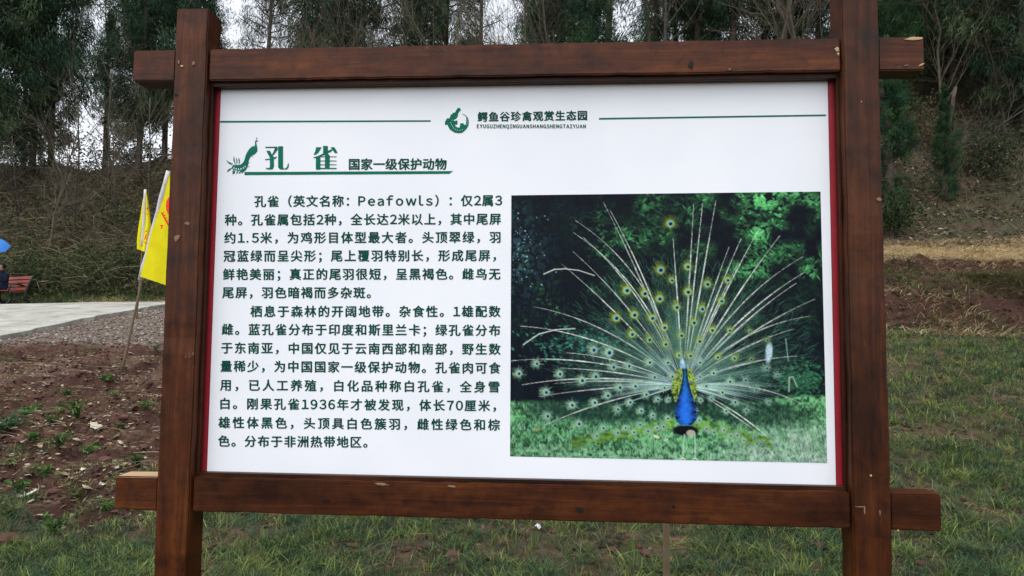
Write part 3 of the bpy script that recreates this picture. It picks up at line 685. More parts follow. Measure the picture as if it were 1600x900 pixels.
    for x0, x1 in ((580, 574), (612, 613)): stroke([(x0, 795), (x1+1, 835), (x1, 868)], 4, 4, (.40, .50, .42), .7); stroke([(x1, 868), (x1-9, 872)], 4, 3, (.5, .6, .5), .8); stroke([(x1, 868), (x1+7, 872)], 4, 3, (.5, .6, .5), .8)
    ell(490, 803, 10, 5, .3, (.55, .55, .38), .9, 1); ell(520, 813, 8, 4, -.2, (.45, .48, .28), .8, 1); ell(105, 787, 11, 4, 0, (.30, .22, .08), .7, 1)
    vg = np.clip(.75+.5*np.clip(1-((X-560)/760)**2-((Y-420)/640)**2, 0, 1), 0, 1.2)
    im = np.clip(im, 0, .8); im = im*(.22+.82*np.clip(im.mean(-1, keepdims=True)/.17, 0, 1)); im[..., 2] += .004
    return im
def print_mat():
    m, nt, b = newmat('photo_print_ink', .5, .12)
    a = N(nt, 'ShaderNodeAttribute', attribute_name='Col'); nt.links.new(a.outputs['Color'], b.inputs['Base Color']); return m
def build_print():
    im = paint_peacock(); h, w_ = im.shape[:2]
    c = [np.array(on_y(*q, TY)) for q in ((799, 305.2), (1282, 299.3), (1292.5, 723.5), (797, 713))]
    u = np.linspace(0, 1, w_)[None, :, None]; v = np.linspace(0, 1, h)[:, None, None]
    P = (c[0]*(1-u)+c[1]*u)*(1-v)+(c[3]*(1-u)+c[2]*u)*v
    i = np.arange(h-1)[:, None]*w_; j = np.arange(w_-1)[None]
    F = np.stack([i+j, i+w_+j, i+w_+j+1, i+j+1], -1).reshape(-1, 4)
    return mesh_np('photo_print', P.reshape(-1, 3), [F], im.reshape(-1, 3))
link('photo_print', build_print(), print_mat(), sheet)

# ------------------------------------------------------------------ vegetation helpers
leafm = attr_mat('foliage', .8, .04, .2); barkm = attr_mat('bark', .9, .1, 0, .35, 12.0); grassm = attr_mat('grass_blades', .75, .06, .25)
twigm = attr_mat('dry_twigs', .9, .08); stonem = attr_mat('stones_and_clods', .9, .12, 0, .3, 30.0); litterm = attr_mat('dry_leaves', .8, .15, .15)
def leafcloud(P, D, L, Wd, c, up=None):
    """one pointed four-cornered leaf per point; P centre, D direction (n,3), L length, Wd width, c (n,3)"""
    n = len(P); D = D/(np.linalg.norm(D, axis=1, keepdims=True)+1e-9)
    r = RNG.normal(size=(n, 3)) if up is None else up
    S = np.cross(D, r); S /= np.linalg.norm(S, axis=1, keepdims=True)+1e-9
    L = np.broadcast_to(L, (n,))[:, None]; Wd = np.broadcast_to(Wd, (n,))[:, None]
    V = np.stack([P-D*L*.5, P+S*Wd*.5-D*L*.05, P+D*L*.5, P-S*Wd*.5-D*L*.05], 1)
    F = np.arange(n*4).reshape(-1, 4)
    return V.reshape(-1, 3), F, np.repeat(c, 4, 0)
def crown_mesh(kind, seed, Hh=10., Rr=1.7, n=8000):
    """kind: cypress (column of drooping sprays), bushy (irregular dark mass), loose (thin, see-through)"""
    R = np.random.default_rng(seed); nb = {'cypress': 150, 'bushy': 120, 'loose': 75}[kind]
    t = np.sort(R.random(nb)**.85); az = R.random(nb)*6.283
    lobes = .72+.5*vnoise(az*1.3, t*7, seed)
    if kind == 'cypress': prof = np.clip(np.sin(np.clip(t*.93+.07, 0, 1)*math.pi)**.55*(1.12-.65*t), .08, 2)
    elif kind == 'bushy': prof = .45+.75*np.sin(np.clip(t, 0, 1)*math.pi)**.6*(.7+.6*vnoise(t*6, az*0+seed, 4))
    else: prof = .35+.8*np.sin(t*math.pi)**.8
    rad = Rr*prof*lobes
    P = []; C = []; D = []
    mbt = MB()
    per = n//nb
    cols = {'cypress': [(.022, .052, .026), (.036, .076, .032), (.012, .030, .018)], 'bushy': [(.020, .042, .026), (.032, .062, .036), (.055, .085, .042)], 'loose': [(.045, .062, .035), (.060, .060, .034), (.032, .050, .030)]}[kind]
    for k in range(nb):
        z = t[k]*Hh; r = rad[k]; a = az[k]
        tip = np.array([math.cos(a)*r, math.sin(a)*r, z-r*.10+R.normal(0, .12)])
        root = np.array([math.cos(a)*r*.06, math.sin(a)*r*.06, z-r*.35])
        m = int(per*(.6+r/Rr*.6)); s = R.random(m)**.6
        cen = root+(tip-root)*s[:, None]
        spread = (.09+.20*r/max(Rr, .1))*(.6+.6*s)
        # sprays gather in small clumps along the branch
        q = np.round(s*6)/6; cl = R.normal(size=(7, 3))*spread.mean()*1.0
        pos = cen+cl[(q*6).astype(int)]+R.normal(size=(m, 3))*spread[:, None]*.55
        out = np.array([math.cos(a), math.sin(a), 0.])
        d = out*.5+np.array([0, 0, -.75 if kind != 'cypress' else .45])+R.normal(size=(m, 3))*.38
        cc = np.array(cols[R.integers(0, 3)])*R.uniform(.7, 1.4)
        P.append(pos); D.append(d); C.append(cc*R.uniform(.6, 1.6, (m, 1)))
        if kind != 'cypress' or k % 3 == 0: mbt.tube([root, (root+tip)/2+R.normal(0, .05, 3), tip], [.035, .022, .006], 3, (.07, .055, .042), False)
    P = np.concatenate(P); D = np.concatenate(D); C = np.concatenate(C); m = len(P)
    V, F, c = leafcloud(P, D, R.uniform(.14, .36, m), R.uniform(.016, .038, m), C)
    mbt.add(V, F, c)
    return mbt.me('crown')
def trunk_mesh(Hh, r, seed, lean=.3):
    R = np.random.default_rng(seed); k = 12; t = np.linspace(0, 1, k)
    P = np.stack([lean*t*t*math.cos(seed)+.06*R.normal(size=k).cumsum()*.6, lean*t*t*math.sin(seed)+.06*R.normal(size=k).cumsum()*.6, t*Hh-.4], -1)
    return MB().tube(P, r*(1-.82*t)+.012, 8, (.075, .060, .048)).me('trunk', sm=True), P
def branching(mb, p, d, L, r, lev, R, c, droop=0., maxlev=4):
    k = 5; P = [p]; dd = d.copy()
    for i in range(k-1):
        dd = dd+R.normal(0, .10, 3)+np.array([0, 0, .02])+np.array([0, 0, -droop*.06]); dd /= np.linalg.norm(dd)
        P.append(P[-1]+dd*L/(k-1))
    mb.tube(P, np.linspace(r, r*.5, k), 5 if r > .03 else 3, c, False)
    if lev >= maxlev: return
    nch = R.integers(3, 6) if lev < 3 else R.integers(2, 5)
    for i in range(nch):
        s = R.uniform(.35, 1.0); q = np.array(P[0])+0; f = s*(k-1); a = int(min(k-2, f)); q = P[a]+(P[a+1]-P[a])*(f-a)
        nd = dd+R.normal(0, .55, 3); nd[2] += .12; nd /= np.linalg.norm(nd)
        branching(mb, q, nd, L*R.uniform(.5, .78), max(.0045, r*R.uniform(.38, .6)), lev+1, R, np.asarray(c)*R.uniform(.85, 1.2), droop, maxlev)
def bare_mesh(seed, Hh=8., lean=0.):
    R = np.random.default_rng(seed); c = np.array([(.085, .073, .056), (.115, .098, .072), (.055, .048, .040)][seed % 3])
    k = 9; t = np.linspace(0, 1, k); P = np.stack([lean*t+R.normal(0, .07, k).cumsum(), R.normal(0, .07, k).cumsum(), t*Hh*.8-.3], -1)
    tr = MB().tube(P, .052*(1-.7*t)*Hh/8+.008, 6, c).me('trunk', sm=True)
    mb = MB()
    for i in range(22):
        s = R.uniform(.18, 1); f = s*(k-1); a = int(min(k-2, f)); q = P[a]+(P[a+1]-P[a])*(f-a); an = R.random()*6.28
        d = np.array([math.cos(an)*.6, math.sin(an)*.6, .9]); d /= np.linalg.norm(d)
        branching(mb, q, d, Hh*R.uniform(.16, .30), (.019*(1.2-s*.6)), 2, R, c, .2, 4)
    return tr, mb.me('crown')
KINDS_ = ['cypress', 'bushy', 'loose']
CR = {k: [crown_mesh(k, 100+10*i+q, 10., 1.7 if k == 'cypress' else 2.2, {'cypress': 34000, 'bushy': 36000, 'loose': 12000}[k]) for q in range({'cypress': 2, 'bushy': 3, 'loose': 2}[k])] for i, k in enumerate(KINDS_)}
for k in CR:
    for me in CR[k]: me.materials.append(leafm)
TR = [trunk_mesh(12., .15, s)[0] for s in (1, 2, 3)]
for me in TR: me.materials.append(barkm)
BT = [bare_mesh(s, 8., (s % 3-1)*1.2) for s in range(5)]
for a, b_ in BT: a.materials.append(barkm); b_.materials.append(twigm)
def zat(x, y): return float(H(x, y))
ntree = [0]
def tree(kind, px, d, ht, wd, label, group=None, base=.2, lean=0, var=None, rz=None):
    """evergreen: crown from a fraction base of the height; stands on the slope at picture column px, depth d"""
    k = ntree[0]; ntree[0] += 1; R = random.Random(k*7+1)
    x = X_at(px, d); y = d-2; z = zat(x, y)
    t = thing({'cypress': 'cypress_tree', 'bushy': 'evergreen_tree', 'loose': 'evergreen_tree'}[kind], label, 'tree', (x, y, z), R.random()*6.28 if rz is None else rz, group)
    v = k if var is None else var
    a = link('trunk', TR[v % 3], None, t); a.scale = (1, 1, ht/12)
    c = link('crown', CR[kind][v % len(CR[kind])], None, t); c.location = (0, 0, ht*base); s = wd/(3.4 if kind == 'cypress' else 4.4)
    c.scale = (s, s, ht*(1-base)/10); t.rotation_euler.x = lean
    return t
def bare(px, d, ht, label, group=None, var=0, rz=0., tilt=0.):
    x = X_at(px, d); y = d-2; z = zat(x, y)
    t = thing('bare_tree', label, 'tree', (x, y, z), rz, group); t.rotation_euler.y = tilt
    a, b_ = BT[var % 5]
    for nm, me in (('trunk', a), ('crown', b_)):
        o = link(nm, me, None, t); o.scale = (ht/8,)*3
    return t
GF = 'evergreens massed along the ridge behind the signboard'; LF = 'dark evergreen among those massed on the wooded ridge behind the signboard'
# left wood
tree('bushy', 34, 33, 17, 5.0, 'broad dark evergreen at the far left, tallest above the bench', base=.10, var=0)
tree('bushy', -40, 31, 15, 6, 'dark evergreen cut by the left edge of the photo above the umbrella', base=.2, var=1)
tree('bushy', 66, 35, 15, 2.6, 'narrow dark evergreen left of the sky gap beside the broad one', base=.16, var=2)
tree('bushy', 206, 34, 17, 4.1, 'dense dark evergreen right of the sky gap, left of the left post', base=.17, var=1)
tree('bushy', 246, 36, 15, 3.9, 'dark evergreen rising just behind the left end of the top beam', base=.17, var=0)
tree('cypress', 150, 37, 9.0, 2.0, 'small dark evergreen low in the sky gap of the left wood', base=.3, var=0)
# above the top beam
tree('loose', 401, 31, 13.5, 2.9, 'thin grey-green conifer between two sky gaps right of the left post', base=.15, var=0)
tree('cypress', 300, 40, 14, 3.6, 'dark evergreen mostly hidden behind the top of the left post', base=.2, var=1)
tree('bushy', 488, 33, 17, 4.0, 'dark evergreen over the top beam, right of the second sky gap', base=.2, var=2)
tree('bushy', 560, 36, 17, 4.6, 'blue-green evergreen over the top beam behind bare saplings', base=.2, var=0)
tree('loose', 625, 33, 16, 4.0, 'loose evergreen tangled with bare branches above the park name', base=.15, var=1)
tree('bushy', 690, 36, 17, 4.2, 'dark evergreen over the beam just left of the widest sky gap', base=.2, var=1)
tree('loose', 745, 33, 15, 2.6, 'thin evergreen edging the widest sky gap on its left', base=.15, var=0)
tree('cypress', 848, 32, 17, 2.7, 'slim grey-green cypress right of the widest sky gap', base=.1, var=0)
tree('cypress', 948, 27, 14, 3.3, 'bright green full cypress over the middle of the top beam', base=.02, var=1)
tree('bushy', 1030, 35, 14, 2.4, 'slender evergreen with sky showing through beside the bright cypress', base=.2, var=2)
tree('bushy', 1092, 31, 16, 3.6, 'left one of two very dark evergreens over the photo print', base=.12, var=0)
tree('bushy', 1150, 30, 16, 3.4, 'right one of two very dark evergreens over the photo print', base=.12, var=1)
tree('loose', 1232, 33, 14, 4.2, 'brownish loose evergreen left of the right post top', base=.12, var=1)
tree('cypress', 1290, 33, 14, 3.4, 'dark evergreen hidden mostly by the right post top', base=.12, var=0)
# right of the right post
tree('cypress', 1398, 25, 8.6, 2.3, 'dark green cypress just right of the right post above the beam end', base=.0, var=1)
tree('cypress', 1398, 20.5, 4.8, 1.35, 'dark cypress on the slope just under the right end of the top beam', base=.0, var=0)
tree('cypress', 1487, 20.5, 3.3, .85, 'small lone cypress standing in the leaf litter of the right slope', base=.02, var=1)
tree('bushy', 1552, 27, 12, 5.0, 'shaggy dark evergreen in the upper right corner, the inner one', base=.1, var=2)
tree('bushy', 1618, 24, 12, 4.6, 'shaggy dark evergreen cut by the right edge of the photo', base=.06, var=0)
tree('bushy', 1462, 33, 10, 3.6, 'dusky evergreen on the skyline above the right beam end', base=.25, var=1)
tree('loose', 1432, 28, 9, 3.0, 'wispy grey-green conifer just above the right beam end', base=.05, var=1)
tree('loose', 1500, 26, 7.5, 3.0, 'wispy grey-green conifer between the beam end and the corner evergreens', base=.03, var=0)
tree('loose', 1515, 31, 10, 3.6, 'thin evergreen on the skyline between bare saplings at the right', base=.15, var=0)
# second line of the wood, deeper in, nothing tells one from the next
for k, (px, d) in enumerate([(-130, 38), (-210, 33), (20, 43), (205, 44), (520, 43), (650, 44), (900, 42), (1060, 40), (1120, 42), (1200, 40), (1260, 43), (1340, 42), (1385, 36), (1430, 40), (1545, 36), (1500, 45), (1590, 42), (1680, 34), (1760, 38), (1720, 28), (870, 40), (1850, 30), (1960, 34), (2080, 29), (2200, 33), (2350, 30), (2500, 33), (-330, 34), (-450, 31)]):
    tree('bushy' if k % 3 else 'cypress', px, d, 14+(k*37 % 5), 4.2, LF, GF, base=.05)
# bare trees, the ones that stand out labelled singly
bare(60, 26.5, 7.2, 'pale bare sapling leaning over the brush above the bench', var=1, rz=.4, tilt=.16)
bare(118, 28, 6.8, 'forked bare sapling in the brush left of the two flags', var=3, rz=2.1, tilt=-.18)
bare(470, 27, 11, 'bare pale branched tree over the beam above the title', var=1, rz=1.0)
bare(700, 25.5, 12, 'thick pale bare trunk over the beam above the crocodile emblem', var=4, rz=3.3)
bare(786, 36, 15, 'bare tree standing alone in the widest sky gap', var=2, rz=.2)
bare(640, 27, 10, 'dark bare tree slanting over the beam left of the emblem', var=2, rz=4.0, tilt=.3)
bare(880, 28, 11, 'bare tree between the slim cypress and the bright full cypress', var=0, rz=5.0)
bare(1490, 24.5, 8, 'pale bare sapling standing tall above the right slope', var=4, rz=1.1)
bare(1566, 25, 7, 'grey bare tree with spreading twigs in the upper right corner', var=1, rz=2.4)
bare(1445, 21.5, 5.5, 'dark bare sapling leaning far to the right under the beam end', var=2, rz=0, tilt=.75)
for k, (px, d, ht, tl) in enumerate([(180, 29, 6, .1), (225, 30, 7, -.1), (20, 28, 6, -.1), (150, 31, 8, .2), (350, 29, 9, .15), (420, 33, 11, -.1), (520, 27, 10, .1), (560, 29, 11, -.15), (600, 26, 10, .0), (745, 27, 10, .1), (830, 30, 12, .05), (1010, 29, 12, 0), (1045, 27, 12, .1),
                                 (1190, 26, 11, -.05), (1220, 28, 12, .1), (1260, 25, 11, .0), (1425, 29, 9, .1), (1530, 27, 8, -.1), (1585, 24, 6, .1), (-60, 27, 7, .1)]):
    bare(px, d, ht, 'thin leafless sapling among the many along the wood edge', 'leafless saplings along the wood edge', var=k, rz=k*1.7, tilt=tl)

# ------------------------------------------------------------------ brush and undergrowth nobody could count
def normals_at(x, y):
    e = .3; return np.stack([-(H0(x+e, y)-H0(x-e, y))/(2*e), -(H0(x, y+e)-H0(x, y-e))/(2*e), np.ones_like(x)], -1)
def scatter(n, px0, px1, d0, d1, seed=0, margin=0):
    R = np.random.default_rng(seed); d = np.sqrt(R.uniform(d0**2, d1**2, n)); px = R.uniform(px0, px1, n)
    r0 = (px-800)/F_PX-.065; x = EYE.x+r0*d; return x, d-2, R
def ribbons(x, y, R, L, rad, c, rise, segs=5, arch=1.0, z=None, wd_end=.3):
    """thin three-sided curved stems, all in one go"""
    n = len(x); z = H(x, y) if z is None else z
    az = R.random(n)*6.283; t = np.linspace(0, 1, segs)[None, :]
    L = np.broadcast_to(L, (n,))[:, None]; rs = np.broadcast_to(rise, (n,))[:, None]
    hx = L*t*np.cos(np.arctan(rs)); up = L*(t*np.sin(np.arctan(rs))-arch*.5*t*t)
    wob = R.normal(0, .05, (n, segs))*L; wob[:, 0] = 0
    P = np.stack([x[:, None]+hx*np.cos(az)[:, None]+wob*np.sin(az)[:, None], y[:, None]+hx*np.sin(az)[:, None]-wob*np.cos(az)[:, None], z[:, None]+up+np.abs(wob)*.4-.02], -1)
    rr = np.broadcast_to(rad, (n,))[:, None]*np.linspace(1, wd_end, segs)[None]
    an = np.arange(3)/3*6.283
    A = np.stack([np.cos(az+1.57), np.sin(az+1.57), 0*az], -1)[:, None, None, :]; B = np.array([0, 0, 1.])[None, None, None]
    V = P[:, :, None]+rr[:, :, None, None]*(A*np.cos(an)[None, None, :, None]+B*np.sin(an)[None, None, :, None])
    i = (np.arange(n)*segs*3)[:, None, None]; j = (np.arange(segs-1)*3)[None, :, None]; q = np.arange(3)[None, None]
    F = np.stack([i+j+q, i+j+(q+1) % 3, i+j+3+(q+1) % 3, i+j+3+q], -1).reshape(-1, 4)
    return V.reshape(-1, 3), F, np.repeat(c, segs*3, 0)
def palette(R, n, cols, v=.35): c = np.array(cols)[R.integers(0, len(cols), n)]; return c*R.uniform(1-v, 1+v, (n, 1))
TW = [(.17, .14, .09), (.24, .20, .13), (.085, .068, .048), (.12, .10, .065)]
mb = MB()
x, y, R = scatter(10500, -260, 700, 23.4, 34, 1); n = len(x)
mb.add(*ribbons(x, y, R, R.uniform(.9, 3.2, n), R.uniform(.007, .020, n), palette(R, n, TW), R.uniform(.4, 2.2, n), 6, .9))
x, y, R = scatter(2600, 500, 1300, 20, 30, 2); n = len(x)
mb.add(*ribbons(x, y, R, R.uniform(.9, 2.6, n), R.uniform(.007, .017, n), palette(R, n, TW), R.uniform(.5, 2.5, n), 5, .7))
x, y, R = scatter(11000, 1300, 2500, 17.8, 30, 3); n = len(x)
mb.add(*ribbons(x, y, R, R.uniform(.25, 1.2, n), R.uniform(.003, .009, n), palette(R, n, TW)*.9, R.uniform(.3, 2.5, n), 5, .7))
o = mb.obj('brush', twigm); tag(o, 'tangle of dry arching twigs covering the wooded slope behind the sign', 'brush', None, 'stuff')
# low leafy undergrowth and dead leaves
def leaves_on(n, px0, px1, d0, d1, hgt, cols, L, Wd, seed, clump=1.4, flatn=False):
    x, y, R = scatter(n, px0, px1, d0, d1, seed)
    keep = vnoise(x*clump, y*clump, seed) > .38; x, y = x[keep], y[keep]; n = len(x)
    hh = hgt*R.random(n)**1.3*(.3+1.4*vnoise(x*.8, y*.8, seed+3)); z = H(x, y)+hh+.01
    D = R.normal(size=(n, 3)); up = None
    if flatn: D[:, 2] *= .25; up = np.array([0, 0, 1.])+R.normal(size=(n, 3))*.35
    return leafcloud(np.stack([x, y, z], -1), D, R.uniform(L*.6, L*1.5, n), R.uniform(Wd*.6, Wd*1.5, n), palette(R, n, cols, .45), up)
GR = [(.040, .062, .024), (.060, .082, .030), (.026, .042, .020), (.085, .085, .042)]
mb = MB()
mb.add(*leaves_on(30000, -200, 420, 22.9, 30, 1.0, GR, .15, .06, 31)); mb.add(*leaves_on(16000, -200, 420, 27, 40, 2.2, [(.025, .042, .022), (.05, .05, .028)], .17, .07, 32))
mb.add(*leaves_on(14000, 420, 1300, 18, 32, 1.0, GR, .17, .07, 33)); mb.add(*leaves_on(34000, 1280, 2500, 18.5, 34, .7, [(.040, .056, .022), (.060, .072, .028), (.022, .036, .018), (.09, .085, .045)], .10, .04, 34, .9))
o = mb.obj('undergrowth', leafm); tag(o, 'low dark leafy undergrowth spread over the slope under the trees', 'undergrowth', None, 'stuff')
DL_ = [(.20, .15, .095), (.13, .095, .06), (.27, .22, .15), (.085, .06, .042), (.34, .30, .22)]
mb = MB()
mb.add(*leaves_on(52000, 1280, 2500, 17.5, 32, .06, DL_, .12, .06, 41, 2.2, True)); mb.add(*leaves_on(12000, -200, 1280, 22.8, 34, .05, DL_, .13, .06, 42, 2.2, True))
mb.add(*leaves_on(2600, 1200, 1800, 12.6, 15.5, .08, DL_, .08, .035, 43, 3, True))
o = mb.obj('leaf_litter', litterm); tag(o, 'fallen brown leaves strewn over the slopes', 'leaf litter', None, 'stuff')

# ------------------------------------------------------------------ grass
def blades(x, y, R, L, Wd, c, lean=.7, z=None, base=None):
    """bent three-segment blades"""
    n = len(x); z = H(x, y) if z is None else z
    az = R.random(n)*6.283; L = np.broadcast_to(L, (n,)); Wd = np.broadcast_to(Wd, (n,)); ln = np.abs(R.normal(lean, .35, n))
    t = np.array([0, .4, .75, 1.0])[None]; wv = np.array([.8, 1, .6, .0])[None]
    hor = L[:, None]*(ln[:, None]*(t**1.6)); up = L[:, None]*np.maximum(t-.33*ln[:, None]*t*t, .05*t)/(1+.35*ln[:, None])
    ca, sa = np.cos(az)[:, None], np.sin(az)[:, None]
    P = np.stack([x[:, None]+hor*ca, y[:, None]+hor*sa, z[:, None]-.01+up], -1)
    ax = az+1.57+R.normal(0, .5, n); S = np.stack([np.cos(ax), np.sin(ax), 0*ax], -1)[:, None, :]*(wv*Wd[:, None])[:, :, None]*.5
    V = np.concatenate([P[:, :3]-S[:, :3], P[:, :3]+S[:, :3], P[:, 3:4]], 1)  # 7 verts
    b_ = (np.arange(n)*7)[:, None]
    F4 = np.concatenate([b_+[0, 3, 4, 1], b_+[1, 4, 5, 2]], 0); F3 = b_+[2, 5, 6]
    cc = np.repeat(c, 7, 0); tip = np.tile([0, .5, .8, 0, .5, .8, 1.], n)[:, None]; cc = cc*(1+.35*tip)
    return V.reshape(-1, 3), [F4, F3], cc
GC = [(.050, .085, .032), (.072, .118, .038), (.15, .19, .055), (.028, .052, .032), (.040, .074, .046), (.028, .056, .036), (.10, .11, .045)]
GY = [(.13, .17, .04), (.17, .19, .055), (.10, .15, .04)]
def tufts(nt_, px0, px1, d0, d1, per, L, Wd, cols, seed, spread=.03, cond=None, lean=.7, v=.3):
    x, y, R = scatter(nt_, px0, px1, d0, d1, seed)
    k = np.ones(len(x), bool) if cond is None else cond(x, y, R); x, y = x[k], y[k]
    m = len(x); cnt = R.integers(max(2, per//2), per*3//2+1, m); i = np.repeat(np.arange(m), cnt); n = len(i)
    tc = palette(R, m, cols, v)[i]*R.uniform(.75, 1.3, (n, 1)); sz = R.uniform(.6, 1.4, m)[i]
    return blades(x[i]+R.normal(0, spread, n), y[i]+R.normal(0, spread, n), R, sz*R.uniform(L*.55, L*1.3, n), np.broadcast_to(Wd, n)*R.uniform(.7, 1.3, n), tc, lean)
nsoil = lambda x, y, R: (1-soilmask(x, y))*(.30+1.1*smooth((vnoise(x*1.3, y*1.3, 61)*.6+vnoise(x*3.1, y*3.1, 64)*.4-.33)*4)) > R.random(len(x))
mb = MB()
mb.add(*tufts(11500, -60, 1700, 3.6, 7.2, 15, .12, .0045, GC, 51, .035, nsoil, .9))
mb.add(*tufts(16500, -40, 2100, 7.0, 13.0, 11, .12, .007, GC, 52, .05, nsoil, .9))
mb.add(*tufts(1800, 200, 1700, 3.8, 12.6, 4, .11, .0045, [(.22, .17, .09), (.15, .11, .06)], 63, .05, None, 1.3))
mb.add(*tufts(620, 0, 1700, 3.8, 8.5, 12, .115, .0045, GY, 53, .016, lambda x, y, R: (1-soilmask(x, y)) > R.random(len(x)), .35))
mb.add(*tufts(300, 1000, 1700, 8, 12.6, 8, .10, .008, GY, 54, .02, nsoil, .5))
o = mb.obj('meadow_grass', grassm); tag(o, 'short dark green grass with yellow-green tips on red soil', 'grass', None, 'stuff')
mb = MB()
ST_ = [(.46, .37, .22), (.36, .27, .15), (.52, .44, .29), (.17, .14, .07)]
BK = [(.06, .07, .03), (.10, .095, .045), (.17, .135, .075), (.035, .045, .02)]
mb.add(*tufts(4600, 1180, 2500, 12.4, 15.2, 10, .20, .009, BK, 55, .06, lambda x, y, R: vnoise(x*1.2, y*1.2, 66) > .40, 1.2))
mb.add(*tufts(6000, 1180, 2500, 15.2, 18.2, 12, .16, .012, ST_, 56, .09, None, 1.6))
mb.add(*tufts(420, 1300, 1800, 12.3, 13.3, 8, .28, .008, ST_, 57, .07, None, 1.5))
mb.add(*tufts(2100, -120, 300, 22.4, 25.5, 10, .30, .014, BK+GC, 58, .09, None, .9))
mb.add(*tufts(260, 100, 300, 22.2, 23.2, 12, .30, .014, ST_, 59, .10, None, 1.6))
mb.add(*tufts(1400, 1300, 2500, 13.7, 15.1, 14, .28, .010, [(.05, .062, .026), (.085, .085, .04), (.14, .12, .06)], 60, .06, lambda x, y, R: vnoise(x*.8, y*.8, 67) > .35, 1.6))
o = mb.obj('bank_grass', grassm); tag(o, 'dry straw and rank grass hanging over the terraced bank and path edge', 'grass', None, 'stuff')

mb = MB()
mb.add(*tufts(2600, -80, 330, 4.2, 9.0, 8, .075, .0045, GC+GY, 62, .04, lambda x, y, R: vnoise(x*1.7, y*1.7, 68) > .58+.25*smooth((y-3.5)/4), .9))
o = mb.obj('sparse_grass', grassm); tag(o, 'sparse short grass shoots coming up through the red soil', 'grass', None, 'stuff')
# ------------------------------------------------------------------ clods, gravel, debris
ICO = None
def lump_verts():
    bm = bmesh.new(); bmesh.ops.create_icosphere(bm, subdivisions=1, radius=1)
    V = np.array([v.co[:] for v in bm.verts]); F = np.array([[v.index for v in f.verts] for f in bm.faces]); bm.free(); return V, F
LV, LF_ = lump_verts()
def lumps(x, y, R, r, c, squash=.6, z=None):
    n = len(x); z = H(x, y) if z is None else z
    s = 1+R.normal(0, .22, (n, 12)); sc3 = np.stack([r*R.uniform(.7, 1.3, n), r*R.uniform(.7, 1.3, n), r*squash*R.uniform(.7, 1.3, n)], -1)
    V = LV[None]*s[:, :, None]*sc3[:, None]; an = R.random(n)*6.28; ca, sa = np.cos(an)[:, None], np.sin(an)[:, None]
    V = np.stack([V[..., 0]*ca-V[..., 1]*sa+x[:, None], V[..., 0]*sa+V[..., 1]*ca+y[:, None], V[..., 2]+z[:, None]+r[:, None]*.15], -1)
    F = (np.arange(n)*12)[:, None, None]+LF_[None]
    return V.reshape(-1, 3), F.reshape(-1, 3), np.repeat(c, 12, 0)
mb = MB()
x, y, R = scatter(9000, -120, 420, 12.2, 21.5, 71); ne, _ = path_edges(y+2)
k = (x > ne+.05) & (R.random(len(x)) < smooth((y+2-12.3+1.2*(vnoise(x*1.5, y*1.5, 5)-.5))/.9)); x, y = x[k], y[k]; n = len(x)
mb.add(*lumps(x, y, R, R.uniform(.012, .034, n), palette(R, n, [(.16, .12, .10), (.24, .20, .17), (.08, .06, .05), (.32, .29, .26)]), .7))
o = mb.obj('gravel', stonem); tag(o, 'brown gravel verge between the concrete path and the red soil', 'gravel', None, 'stuff')
SC = [(.070, .033, .025), (.095, .046, .036), (.045, .021, .017), (.125, .070, .055)]
mb = MB()
x, y, R = scatter(4200, -100, 460, 5.0, 13.2, 72); k = R.random(len(x)) < soilmask(x, y); x, y = x[k], y[k]; n = len(x)
mb.add(*lumps(x, y, R, R.uniform(.005, .028, n)*(.4+1.0*vnoise(x*2, y*2, 7)), palette(R, n, SC)))
x, y, R = scatter(3200, 100, 1700, 3.8, 9.5, 73); k = vnoise(x*1.3, y*1.3, 61) < .55; x, y = x[k], y[k]; n = len(x)
mb.add(*lumps(x, y, R, R.uniform(.008, .034, n), palette(R, n, SC)))
x, y, R = scatter(900, 1250, 1750, 12.3, 14.6, 74); n = len(x)
mb.add(*lumps(x, y, R, R.uniform(.01, .045, n), palette(R, n, SC)))
o = mb.obj('soil_clods', stonem); tag(o, 'small crumbly clods of red clay scattered on the bare soil', 'clods', None, 'stuff')
mb = MB()
x, y, R = scatter(9000, -60, 460, 4.6, 12.0, 75); k = R.random(len(x)) < soilmask(x, y)*(.3+vnoise(x*1.5, y*1.5, 9)); x, y = x[k], y[k]; n = len(x); zz = H(x, y)+.012
D = R.normal(size=(n, 3)); D[:, 2] *= .2
mb.add(*leafcloud(np.stack([x, y, zz+.006], -1), D, R.uniform(.03, .08, n), R.uniform(.010, .032, n), palette(R, n, DL_), np.array([0, 0, 1.])+R.normal(size=(n, 3))*.4))
x, y, R = scatter(420, -60, 460, 5.2, 12.5, 76); n = len(x)
mb.add(*ribbons(x, y, R, R.uniform(.12, .6, n), R.uniform(.002, .006, n), palette(R, n, [(.26, .20, .12), (.13, .09, .06), (.34, .29, .20)]), R.uniform(0, .15, n), 5, .0, H(x, y)+.035))
x, y, R = scatter(300, 250, 1700, 3.9, 9, 77); n = len(x)
mb.add(*ribbons(x, y, R, R.uniform(.08, .3, n), R.uniform(.0015, .003, n), palette(R, n, [(.26, .20, .12), (.13, .09, .06)]), R.uniform(0, .3, n), 4, .0, H(x, y)+.03))
o = mb.obj('plant_debris', litterm); tag(o, 'dry leaf scraps and broken stalks littering the red soil at the left', 'debris', None, 'stuff')

def ground_hit(px, py):
    r = ray(px, py); t = 2.5
    for _ in range(4000):
        p_ = EYE+r*t
        if p_.z < zat(p_.x, p_.y): break
        t += .02
    return p_
